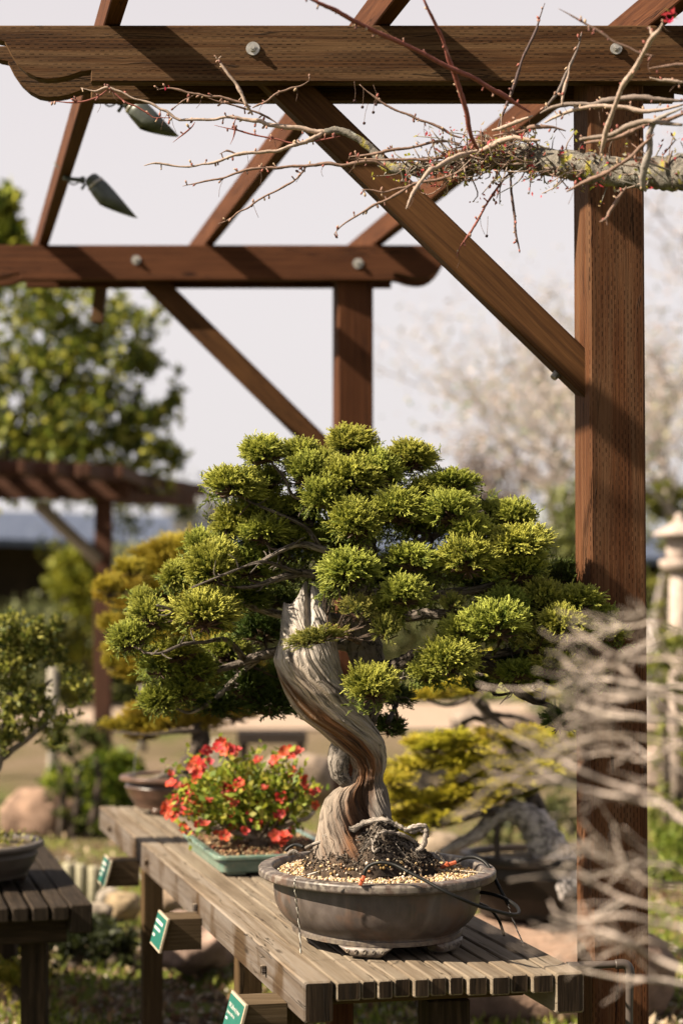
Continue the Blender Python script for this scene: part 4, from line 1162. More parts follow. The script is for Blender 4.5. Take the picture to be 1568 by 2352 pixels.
mb = MB(); trayring(mb, sharp([(-.16, .010), (-.026, .008), (-.020, .012), (-.016, .040), (-.017, .046)])); mb.build('body', M['glaze'], tray, True)
mb = MB(); trayring(mb, sharp([(-.018, .0465), (-.003, .048), (0, .051), (0, .059), (-.003, .062), (-.020, .062), (-.024, .058), (-.026, .03)])); mb.build('rim', M['glaze'], tray, True)
for sx in (-1, 1):
    for sy in (-1, 1):
        mb = MB(); board(mb, Bp(tc[0] + sx * (thw - .07) - .03, tc[1] + sy * (thl - .04), TZ + .006), Bp(tc[0] + sx * (thw - .07) + .03, tc[1] + sy * (thl - .04), TZ + .006), .02, .010, ch=.003); mb.build('foot', M['glaze'], tray)
mb = MB(); 
vs = [Bp(tc[0], tc[1], TZ + .066)]; rp = rrect(thw - .025, thl - .025, .03)
for k in range(1, 9):
    for x, y in rp: 
        f = k / 8; p = Bp(tc[0] + x * f, tc[1] + y * f, TZ + .054 + .014 * (1 - f ** 2)); p.z += .003 * mnoise.noise(p * 40); vs.append(p)
n = len(rp)
mb.add(vs, [(0, 1 + j, 1 + (j + 1) % n) for j in range(n)] + [(1 + i * n + j, 1 + (i + 1) * n + j, 1 + (i + 1) * n + (j + 1) % n, 1 + i * n + (j + 1) % n) for i in range(7) for j in range(n)], None, [(.09, .05, .03)] * len(vs))
tag(mb.build('soil', M['bark'], None, True), 'reddish brown soil in the shallow green tray', 'soil', kind='stuff')
sp = []
for i in range(2600):
    x, y = random.uniform(-1, 1) * (thw - .03), random.uniform(-1, 1) * (thl - .03)
    e = max(abs(x) / thw, abs(y) / thl); p = Bp(tc[0] + x, tc[1] + y, TZ + .056 + .012 * (1 - e ** 2) + random.uniform(0, .003)); sp.append(tuple(p))
pebbles('litter', sp, [(.36, .23, .11), (.24, .14, .065), (.46, .34, .20), (.14, .08, .04), (.22, .06, .035), (.08, .05, .03)], 'brown bark litter and fallen petals on the soil of the green tray', M['pebble'], .002, .006)

qz = empty('quince_bonsai', P(590, 1935, 6.5), 'small quince bush covered in coral red blossom and bright green leaves in the green tray', 'bonsai tree')
QD = 6.42
qb = P(592, 1930, QD)
stems = []
g_ = random.Random(5)
targets = [(400, 1812), (385, 1760), (430, 1745), (470, 1740), (512, 1705), (540, 1740), (580, 1745), (592, 1722), (640, 1745), (663, 1735), (672, 1780), (700, 1802), (728, 1815), (715, 1850), (690, 1880), (645, 1900), (650, 1870), (610, 1800), (560, 1790), (500, 1800), (450, 1810), (430, 1840), (395, 1845), (420, 1895), (435, 1910), (480, 1880), (530, 1880), (560, 1860), (620, 1840), (600, 1890), (520, 1830), (470, 1780), (690, 1760), (540, 1910), (580, 1830), (640, 1820)]
for (x, y) in targets:
    e = P(x, y, QD + g_.uniform(-.16, .16)); b = qb + Vector((g_.uniform(-.04, .04), g_.uniform(-.04, .04), 0))
    m = b.lerp(e, .45) + Vector((g_.uniform(-.02, .02), g_.uniform(-.03, .03), .03))
    stems.append((b, m, e))
def qst(mb):
    for b, m, e in stems: tube(mb, spl([b, m, e], 12), [.006 - .0045 * k / 11 for k in range(12)], 6, col=(.22, .17, .13), rough=.3)
    tube(mb, [qb + Vector((0, 0, -.04)), qb + Vector((0, 0, .01)), qb + Vector((.01, 0, .05))], [.03, .024, .014], 12, col=(.16, .12, .09), rough=.3)
    pxtube(mb, [(600, 1925, 6.4, 14), (670, 1890, 6.35, 10), (705, 1880, 6.3, 9), (722, 1862, 6.3, 8)], 8, col=(.28, .24, .20), rough=.4)
    pxtube(mb, [(590, 1925, 6.4, 12), (500, 1905, 6.38, 9), (440, 1912, 6.36, 7), (410, 1900, 6.35, 5)], 8, col=(.28, .24, .20), rough=.4)
part('stem', M['twig'], qst, parent=qz)
pts = []
for b, m, e in stems:
    cur = spl([b, m, e], 12)
    for k in range(4, 12):
        for _ in range(2 if k > 7 else 1):
            for w in range(g_.randint(2, 4)):
                pts.append(tuple(cur[k] + Vector((g_.gauss(0, .014), g_.gauss(0, .018), g_.gauss(0, .014)))))
for _ in range(1500):
    a = g_.uniform(0, 6.28); f = math.sqrt(g_.random())
    x, y = 560 + 150 * f * math.cos(a), 1828 + 72 * f * math.sin(a)
    pts.append(tuple(P(x, y, QD + g_.uniform(-.17, .17))))
V, F, C = leaves(np.array(pts), None, .026, [(.16, .22, .02), (.26, .30, .03), (.10, .16, .02), (.34, .34, .05), (.20, .26, .03)], aspect=.62)
o = npmesh('leaves', V, F, C, M['leaf'], True); o.parent = qz; o.matrix_parent_inverse = Matrix.Translation(qz.location).inverted()
# blossoms
blo = [(512, 1705), (522, 1712), (498, 1718), (475, 1722), (468, 1732), (484, 1728), (530, 1722), (538, 1734), (518, 1722), (543, 1726), (450, 1750), (440, 1762), (455, 1768), (463, 1754), (472, 1762), (452, 1778), (455, 1790), (480, 1750), (590, 1752), (598, 1748), (652, 1728), (662, 1722), (675, 1732), (668, 1738), (648, 1738), (682, 1726), (672, 1772), (684, 1782), (692, 1790), (680, 1790), (668, 1782), (630, 1748), (632, 1764), (390, 1782), (394, 1800), (412, 1808), (424, 1814), (440, 1818), (446, 1828), (432, 1832), (420, 1826), (410, 1840), (400, 1835), (392, 1846), (385, 1852), (396, 1860), (408, 1862), (425, 1850), (440, 1848), (452, 1856), (458, 1842), (455, 1868), (442, 1870), (430, 1866), (390, 1870), (402, 1876), (380, 1860), (540, 1790), (548, 1798), (530, 1800), (555, 1806), (536, 1810), (520, 1810), (570, 1812), (525, 1832), (540, 1850), (532, 1866), (470, 1892), (458, 1896), (422, 1904), (432, 1914), (500, 1918), (515, 1920), (535, 1905), (640, 1870), (650, 1866), (658, 1860), (636, 1882), (630, 1920), (642, 1926), (655, 1918), (665, 1914), (650, 1934), (636, 1934), (670, 1908), (660, 1928), (688, 1806), (702, 1812), (708, 1826), (728, 1818), (722, 1850), (612, 1812), (628, 1830), (648, 1832), (600, 1846), (576, 1872), (598, 1892), (560, 1908), (496, 1812), (476, 1840), (490, 1858), (580, 1790), (605, 1775), (560, 1760), (650, 1890), (566, 1830), (515, 1775), (556, 1780)]
print('blossoms', len(blo))
def blossom_mesh(seed):
    tone = (1.0, .72, 1.15, .5, .9, 1.1, .62, 1.0)[seed % 8]
    r = random.Random(seed); mb = MB()
    for k in range(5):
        a = k * 1.2566 + r.uniform(-.15, .15); u = Vector((math.cos(a), math.sin(a), 0)); w = Vector((-math.sin(a), math.cos(a), 0)); z = Vector((0, 0, 1))
        L, H, Wd = .0135 * r.uniform(.85, 1.15), r.uniform(.003, .010), .0078
        vs = [u * .001, u * L * .5 + w * Wd * .8 + z * H * .7, u * L * .95 + w * Wd * .6 + z * H, u * L * 1.05 + z * H * 1.1, u * L * .95 - w * Wd * .6 + z * H, u * L * .5 - w * Wd * .8 + z * H * .7, u * L * .55 + z * H * .25]
        c = (.66 * tone, (.085 if tone > .8 else .045) * r.uniform(.7, 1.7), .05)
        mb.add(vs, [(0, 1, 6), (1, 2, 6), (2, 3, 6), (3, 4, 6), (4, 5, 6), (5, 0, 6)], None, [(.30, .02, .015)] + [c] * 5 + [(.5, .05, .03)])
    for k in range(7):
        a = r.uniform(0, 6.28); e = Vector((math.cos(a) * .0025, math.sin(a) * .0025, .006)); mb.add([e, e + Vector((.001, 0, 0)), e + Vector((0, .001, .0012))], [(0, 1, 2)], None, [(.6, .45, .1)] * 3)
    o = mb.build('blossom', M['flower'], qz, True); return o
protos = [blossom_mesh(i) for i in range(8)]
for k, (x, y) in enumerate(blo[:100]):
    o = protos[k] if k < 8 else protos[k % 8].copy()
    if k >= 8: COL.objects.link(o)
    c = P(x, y, QD - .10 + g_.uniform(-.08, .08) + (.0 if abs(x - 560) < 100 else .06))
    # matrix_parent_inverse keeps world coords
    o.location = c
    o.rotation_euler = (g_.uniform(.3, 1.7), g_.uniform(-.5, .5), g_.uniform(-.9, .5)); o.scale = (g_.uniform(.95, 1.5), g_.uniform(.95, 1.5), g_.uniform(.9, 1.8))

# ================================================================ round brown pot + golden juniper, far end of the bench
def roundpot(name, c, r, h, rot, mat, label, ry=None, feet=True, lip=.03, taper=.30):
    """c = centre of the base on its support"""
    ry = ry or r
    o = empty(name, c, label, 'pot')
    z0 = .02 if feet else 0
    mb = MB(); lathe(mb, sharp([(-r * .6, z0 + .001), (-r * taper - .01, z0), (-r * taper, z0 + .006), (-r * taper * .98, z0 + h * .10), (-r * taper * .62, z0 + h * .35), (-r * taper * .34, z0 + h * .65), (-lip, z0 + h * .83)]), r, ry, 56, c, rot, 'offset'); mb.build('body', mat, o, True)
    mb = MB(); lathe(mb, sharp([(-lip, z0 + h * .83), (-.006, z0 + h * .84), (0, z0 + h * .87), (0, z0 + h * .95), (-.006, z0 + h), (-lip, z0 + h), (-lip - .006, z0 + h * .96), (-lip - .008, z0 + h * .7)]), r, ry, 56, c, rot, 'offset'); mb.build('rim', mat, o, True)
    if feet:
        for k in range(3):
            a = rot + k * 2.094 - 1.9; mb = MB(); q = Vector((c.x + math.cos(a) * r * (1 - taper) * .85, c.y + math.sin(a) * ry * (1 - taper) * .85, c.z))
            tube(mb, [q, q + Vector((0, 0, .012)), q + Vector((0, 0, z0 + .004))], [.018, .026, .03], 12); mb.build('foot', mat, o, True)
    n = 48; vs = [(c.x, c.y, c.z + z0 + h * .98)]; 
    for k in range(1, 7):
        for j in range(n):
            a = 6.2832 * j / n; f = k / 6; x, y = (r - lip) * f * math.cos(a), (ry - lip) * f * math.sin(a)
            cc, ss = math.cos(rot), math.sin(rot); p = Vector((c.x + x * cc - y * ss, c.y + x * ss + y * cc, 0)); p.z = c.z + z0 + h * (.88 + .1 * (1 - f * f)) + .006 * mnoise.noise(p * 22); vs.append(p)
    mb = MB().add(vs, [(0, 1 + j, 1 + (j + 1) % n) for j in range(n)] + [(1 + i * n + j, 1 + (i + 1) * n + j, 1 + (i + 1) * n + (j + 1) % n, 1 + i * n + (j + 1) % n) for i in range(5) for j in range(n)], None, [(.16 * k_, .12 * k_, .07 * k_) for k_ in [random.uniform(.5, 1.4) for _ in vs]])
    return o, mb
M['brownpot'] = plain('brown_clay', (.085, .047, .032), .35, .5, 0, .45, 14, .1)
M['shade_dark'] = plain('shade_dark_clay', (.022, .014, .010), .5, .4, 0, .35, 14, .1)  # colour darkened to carry the shade the rear pot stands in
M['greypot'] = plain('grey_clay', (.075, .062, .056), .55, .4, 0, .25, 14, .1)
dc = 8.0
yc = P(393, 1865, 8.02); yc.z = TZ
_, mb = roundpot('bonsai_pot', yc, .20, .125, 0, M['brownpot'], 'round glossy brown clay pot at the far end of the bench', ry=.20)
tag(mb.build('soil', M['bark'], None, True), 'gritty soil in the round glossy brown pot', 'soil', kind='stuff')
YG = dict(base=(.08, .070, .010), mid=(.27, .215, .02), tip=(.54, .42, .05))
yj = empty('golden_juniper', yc + Vector((0, 0, .13)), 'golden yellow juniper bonsai with layered cloud pads in the round brown pot', 'bonsai tree')
def yt(mb):
    pxtube(mb, [(425, 1795, 8.0, 60), (440, 1760, 8.0, 52), (452, 1725, 8.02, 44), (462, 1690, 8.05, 40), (455, 1640, 8.1, 34), (430, 1590, 8.1, 30), (415, 1540, 8.1, 26), (425, 1480, 8.1, 22), (410, 1420, 8.1, 18), (400, 1360, 8.1, 14), (400, 1300, 8.1, 10)], 14, 50, col=(.09, .07, .055), rough=.35)
part('trunk', M['greybark'], yt, parent=yj)
def yb(mb):
    for pl in ([(412, 1560, 8.1, 16), (340, 1520, 8.05, 12), (280, 1530, 8.0, 8), (255, 1520, 8, 5)], [(415, 1430, 8.1, 14), (350, 1430, 8.1, 10), (290, 1440, 8.1, 7), (245, 1445, 8.1, 4)], [(405, 1390, 8.1, 14), (340, 1390, 8.05, 11), (290, 1372, 8, 8), (240, 1368, 8, 5)], [(458, 1680, 8.0, 14), (410, 1680, 7.95, 12), (340, 1688, 7.9, 8), (260, 1680, 7.9, 5)], [(430, 1600, 8.1, 14), (480, 1590, 8.1, 10), (540, 1600, 8.1, 6)], [(425, 1500, 8.1, 12), (370, 1490, 8.0, 9), (350, 1480, 8.0, 6)]):
        pxtube(mb, pl, 8, col=(.16, .125, .10), rough=.4)
    pxtube(mb, [(425, 1795, 7.95, 30), (390, 1782, 7.92, 22), (360, 1790, 7.9, 16), (345, 1800, 7.9, 10)], 10, col=(.24, .20, .17), rough=.5)
part('branch', M['greybark'], yb, parent=yj)
part('guy_wire', M['twig'], lambda m: pxtube(m, [(308, 1790, 7.9, 2), (312, 1735, 7.9, 2), (322, 1705, 7.9, 2)], 5, col=(.2, .2, .18)), parent=yj)
ypm = [pad_mesh('foliage_pad', .055, 260, .022, **YG, mat=M['juniper'], seed=80 + s, rin=.3) for s in range(4)]
ypads = [(250, 1352, 30, 20), (285, 1345, 34, 24), (320, 1330, 38, 26), (300, 1310, 30, 20), (360, 1310, 44, 30), (340, 1282, 34, 22), (390, 1270, 46, 28), (430, 1275, 44, 32), (400, 1320, 40, 26), (440, 1320, 40, 30), (330, 1362, 36, 20), (375, 1355, 36, 22), (460, 1360, 40, 30),
 (262, 1438, 28, 20), (300, 1432, 26, 18), (345, 1430, 30, 18), (400, 1430, 30, 20), (278, 1500, 34, 22), (265, 1530, 26, 20), (310, 1545, 38, 24), (350, 1530, 40, 26), (390, 1505, 46, 26), (420, 1550, 40, 26), (345, 1490, 34, 22), (290, 1548, 30, 16), (270, 1672, 30, 16), (305, 1662, 34, 20), (320, 1636, 26, 16), (345, 1668, 40, 24), (335, 1690, 38, 16), (385, 1665, 34, 24), (410, 1660, 30, 20), (430, 1650, 36, 22), (470, 1660, 36, 24), (500, 1590, 44, 30), (560, 1560, 50, 36), (500, 1520, 40, 36), (470, 1480, 44, 36), (540, 1640, 46, 26), (240, 1372, 24, 16), (300, 1395, 34, 18), (350, 1400, 38, 20), (400, 1385, 40, 22), (330, 1465, 40, 18), (380, 1455, 36, 20), (380, 1540, 44, 24), (330, 1560, 34, 16), (450, 1540, 44, 30)]
def addpad(lst, meshes, parent, x, y, rx, ry, d, rz=2.1):
    o = bpy.data.objects.new('foliage_pad', random.choice(meshes)); COL.objects.link(o); o.parent = parent
    o.matrix_parent_inverse = Matrix.Translation(parent.location).inverted()
    s = PX(d) / .055; o.location = P(x, y, d); o.rotation_euler = (random.uniform(-.2, .2), random.uniform(-.2, .2), random.uniform(0, 6.28))
    o.scale = (rx * s * 1.6, rx * s * 1.6, ry * s * rz); return o
for (x, y, rx, ry) in ypads: addpad(None, ypm, yj, x, y, rx, ry, 8.05 + random.uniform(-.12, .12))

# ================================================================ left bench with pot and leafy bonsai
LZ = .575; LD = 6.45
def Lp(u, v, z): 
    a = R(13.6); o = P(213, 2090, LD); return Vector((o.x + (u * math.cos(a) - v * math.sin(a)), o.y + (u * math.sin(a) + v * math.cos(a)), z))
lb = empty('display_bench', Lp(-.4, .5, 0), 'low dark timber slat bench in shade at the left edge, carrying a dark pot', 'bench')
for nm, u, w in [('side_beam', -.035, .07)] + [('slat', -.10 - .062 * k, .052) for k in range(10)]:
    mb = MB(); board(mb, Lp(u, 0 - (.0 if nm == 'side_beam' else .01), LZ - (.045 if nm == 'side_beam' else .025)), Lp(u, 1.7, LZ - (.045 if nm == 'side_beam' else .025)), w, .09 if nm == 'side_beam' else .045, ch=.004); mb.build(nm, M['shade_bench'], lb)
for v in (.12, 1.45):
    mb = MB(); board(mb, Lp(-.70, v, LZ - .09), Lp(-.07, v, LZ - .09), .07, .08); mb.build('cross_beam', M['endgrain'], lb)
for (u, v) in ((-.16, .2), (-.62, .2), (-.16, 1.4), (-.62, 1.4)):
    mb = MB(); board(mb, Lp(u, v, -.03), Lp(u, v, LZ - .13), .08, .08, up=(0, 1, 0)); mb.build('leg', M['endgrain'], lb)  # shade below the bench put into the dark leg colour
lc = P(-60, 2025, 6.95); lc.z = LZ
_, mb = roundpot('bonsai_pot', lc, .235, .115, 0, M['greypot'], 'dark grey clay pot with broad rim on the low left bench', ry=.27, taper=.24)
tag(mb.build('soil', M['bark'], None, True), 'mossy soil in the dark grey pot on the left bench', 'soil', kind='stuff')
V, F, C = leaves(np.array([(lc.x + random.gauss(0, .09), lc.y + random.gauss(0, .09), lc.z + .135 + random.uniform(0, .02)) for _ in range(500)]), None, .018, [(.18, .17, .03), (.10, .12, .02), (.25, .22, .05)])
tag(npmesh('moss', V, F, C, M['leaf']), 'yellow green moss tufts on the soil of the left pot', 'moss', kind='stuff')
def treelet(name, label, base, pts_tr, blobs, d, cols, leaf, nper, cat='bonsai tree', tcol=(.3, .26, .22), group=None, spread=.6):
    o = empty(name, base, label, cat, group)
    def tr(mb):
        for pl in pts_tr: pxtube(mb, pl, 10, col=tcol, rough=.3)
    part('trunk', M['greybark'], tr, parent=o)
    Q = []
    for (x, y, rx, ry, dd, n) in blobs:
        c = P(x, y, dd); rad = (rx * PX(dd), rx * PX(dd) * .8, ry * PX(dd))
        pts, _ = clumps(c, rad, max(4, int(n * 1.7) // nper), nper, rx * PX(dd) * .13 * spread, .45)
        Q.append(pts)
    Q = np.concatenate(Q)
    V, F, C = leaves(Q, None, leaf, cols)
    me = npmesh('crown', V, F, C, M['leaf'], True); me.parent = o; me.matrix_parent_inverse = Matrix.Translation(o.location).inverted()
    return o
OLV = [(.17, .18, .03), (.28, .27, .05), (.10, .12, .022), (.36, .33, .08), (.05, .07, .016)]
treelet('leafy_bonsai', 'leafy olive green bonsai at the left edge over the dark grey pot', lc + Vector((0, 0, .12)),
        [[(-60, 1975, 6.95, 60), (-50, 1850, 6.95, 44), (-10, 1750, 6.95, 34), (20, 1650, 6.95, 26), (30, 1560, 6.95, 20), (20, 1460, 6.95, 12)], [(-20, 1760, 6.95, 18), (60, 1700, 6.95, 14), (110, 1660, 6.95, 8)], [(20, 1650, 6.95, 14), (80, 1600, 6.95, 10), (120, 1560, 6.95, 6)]],
        [(10, 1450, 70, 46, 6.95, 700), (70, 1470, 60, 46, 6.95, 700), (110, 1440, 36, 28, 6.95, 260), (20, 1530, 70, 50, 6.95, 700), (110, 1500, 44, 40, 6.95, 300), (50, 1600, 60, 50, 6.95, 600), (20, 1660, 56, 50, 6.95, 500), (95, 1640, 40, 40, 6.95, 260), (170, 1560, 40, 30, 6.95, 160), (120, 1690, 36, 30, 6.95, 160), (0, 1720, 40, 30, 6.95, 150), (-60, 1500, 70, 60, 6.95, 500), (-60, 1620, 60, 60, 6.95, 500), (190, 1600, 24, 20, 6.95, 60), (160, 1640, 26, 24, 6.95, 80)], 6.95, OLV, .019, 14)

# ================================================================ pine bonsai behind on the right
RD = 7.6
rc = P(1262, 2135, 7.75); rbz = P(1262, 2148, 7.4).z
rc.z = rbz
_, mb = roundpot('bonsai_pot', rc, .34, .235, 0, M['shade_dark'], 'big dark brown pot in shade behind the right end of the bench', ry=.25, taper=.22)
tag(mb.build('soil', M['bark'], None, True), 'mossy soil in the big dark brown pot behind the bench', 'soil', kind='stuff')
rock('flat_rock', (rc.x - .02, rc.y - .02, rbz / 2 - .035), (.50, .36, rbz / 2 + .055), (.26, .17, .125), 'broad flat pinkish rock carrying the big dark brown pot', seed=3, amp=.10)
YP = [(.24, .25, .02), (.36, .34, .03), (.14, .17, .02), (.46, .40, .05), (.30, .31, .03)]
rt = empty('pine_bonsai', rc + Vector((0, 0, .24)), 'spreading yellow green bonsai with silvery leaning trunk behind the right of the bench', 'bonsai tree')
part('trunk', M['greybark'], lambda m: (pxtube(m, [(1330, 2035, 7.6, 120), (1290, 2000, 7.6, 110), (1262, 1955, 7.6, 92), (1235, 1905, 7.6, 80), (1205, 1875, 7.6, 62), (1165, 1865, 7.6, 46), (1130, 1880, 7.6, 40), (1095, 1915, 7.6, 32), (1050, 1940, 7.6, 26), (1010, 1958, 7.6, 14)], 18, 60, col=(.55, .50, .49), rough=.25)), parent=rt)
def rbr(mb):
    DK = (.13, .105, .09)
    for pl in ([(1262, 1950, 7.65, 46), (1230, 1850, 7.75, 36), (1190, 1760, 7.8, 30), (1160, 1690, 7.8, 30), (1120, 1640, 7.8, 26), (1090, 1600, 7.8, 26), (1098, 1560, 7.8, 22), (1130, 1510, 7.85, 16)],
               [(1160, 1690, 7.8, 18), (1100, 1650, 7.8, 14), (1060, 1660, 7.75, 10)], [(1190, 1760, 7.8, 16), (1120, 1790, 7.7, 12), (1050, 1830, 7.7, 12), (960, 1840, 7.65, 10), (900, 1842, 7.65, 8)],
               [(1165, 1865, 7.6, 20), (1100, 1870, 7.55, 16), (1040, 1890, 7.5, 12), (960, 1900, 7.5, 8)], [(1205, 1875, 7.6, 24), (1160, 1830, 7.6, 18), (1110, 1820, 7.6, 12), (1060, 1830, 7.6, 8)],
               [(1090, 1600, 7.8, 14), (1030, 1620, 7.8, 9), (980, 1610, 7.8, 6)], [(1120, 1640, 7.8, 14), (1200, 1650, 7.8, 10), (1260, 1690, 7.8, 7)], [(1145, 1870, 7.6, 13), (1140, 1920, 7.58, 14), (1142, 1990, 7.58, 14)]):
        pxtube(mb, pl, 9, col=DK, rough=.4)
part('branch', M['greybark'], rbr, parent=rt)
RPAL = dict(base=(.13, .14, .014), mid=(.36, .34, .022), tip=(.64, .54, .06))
rpm = [pad_mesh('foliage_pad', .055, 170, .026, **RPAL, mat=M['juniper'], seed=120 + s, rin=.3) for s in range(4)]
for (x, y, rx, ry) in [(905, 1795, 40, 26), (950, 1760, 46, 24), (1000, 1720, 50, 26), (960, 1710, 36, 20), (1040, 1700, 44, 22), (1090, 1715, 36, 20), (1060, 1750, 46, 26), (1010, 1755, 40, 24), (1100, 1745, 34, 20), (930, 1830, 34, 20),
                       (930, 1880, 46, 26), (980, 1850, 50, 28), (1030, 1830, 46, 26), (1080, 1800, 46, 26), (1120, 1815, 40, 24), (1165, 1810, 40, 22), (1000, 1890, 44, 22), (950, 1915, 40, 20), (1060, 1850, 46, 22), (1110, 1845, 40, 20), (1070, 1780, 36, 18), (1180, 1790, 30, 16), (910, 1905, 28, 20),
                       (990, 1600, 38, 22), (1030, 1580, 36, 20), (1070, 1590, 34, 20), (1010, 1570, 26, 14), (1225, 1690, 44, 20), (1270, 1705, 40, 20), (1300, 1690, 36, 20), (1210, 1750, 40, 16), (1180, 1560, 44, 26), (1240, 1540, 46, 30), (1120, 1530, 40, 26), (1290, 1560, 40, 30), (1240, 1600, 40, 16), (1180, 1715, 46, 20), (1150, 1760, 44, 20), (1240, 1770, 44, 18), (1290, 1750, 44, 18), (1310, 1720, 40, 18), (1200, 1820, 40, 16), (1130, 1690, 36, 18), (900, 1840, 34, 18)]:
    addpad(None, rpm, rt, x, y, rx, ry, 7.55 + random.uniform(-.15, .15), 1.55)
# ================================================================ crab apple limb across the top
ca = empty('fruit_tree', P(1830, 1360, 4.25) * 1.0, 'bare budding fruit tree limb with grey lichened bark, reaching across the top from the right', 'tree')
ca.location.z = 0
def climb(pl, n=None, sides=12, rough=.16, **kw): return dict(pl=pl, n=n, sides=sides, rough=rough, **kw)
LB = (.20, .18, .155)
limb_pl = [(1835, 2900, 4.2, 120), (1830, 1700, 4.2, 110), (1800, 900, 4.22, 95), (1740, 480, 4.25, 80), (1640, 405, 4.3, 91), (1568, 398, 4.34, 83), (1500, 398, 4.38, 75), (1440, 398, 4.42, 69), (1370, 388, 4.46, 66), (1300, 378, 4.5, 63), (1240, 368, 4.54, 61), (1180, 362, 4.58, 58), (1120, 368, 4.6, 41), (1060, 378, 4.62, 37), (1000, 386, 4.64, 30), (940, 386, 4.66, 28), (890, 384, 4.68, 26), (872, 366, 4.69, 22), (850, 340, 4.7, 19), (820, 318, 4.7, 17), (780, 300, 4.7, 17), (745, 302, 4.7, 13), (700, 296, 4.7, 12), (650, 290, 4.7, 11), (610, 283, 4.7, 10), (580, 276, 4.7, 9), (540, 270, 4.7, 8), (500, 272, 4.7, 7), (440, 276, 4.7, 7), (408, 272, 4.7, 6), (380, 256, 4.7, 6), (350, 241, 4.7, 6), (310, 226, 4.7, 5), (270, 208, 4.7, 5), (250, 200, 4.7, 5), (215, 210, 4.7, 4), (188, 203, 4.7, 3)]
t = NT('lichen_bark', .9, .2); uv = t.gen()
g = t.noise(uv, 55, 6, .7); g2 = t.noise(uv, 22, 4)
c = t.mix(1.0, t.attr(), t.ramp(t.noise(uv, 38, 7, .75), [(.36, .25), (.5, .9), (.7, 1.5)]), 'MULTIPLY')
c = t.mix(t.ramp(g2, [(.57, 0.0), (.63, .85)]), c, (.34, .29, .035))
c = t.mix(t.ramp(t.noise(uv, 35, 3), [(.60, 0.0), (.64, .8)]), c, (.34, .34, .30))
t.col(c).bump(t.noise(uv, 38, 7, .75), 1.0, .012); M['lichen'] = t.m
mb = MB(); pxtube(mb, limb_pl[:22], 18, 150, col=LB, rough=.30); mb.build('limb', M['lichen'], ca, True)
RED, TW, PAL = (.22, .07, .055), (.20, .125, .095), (.36, .27, .22)
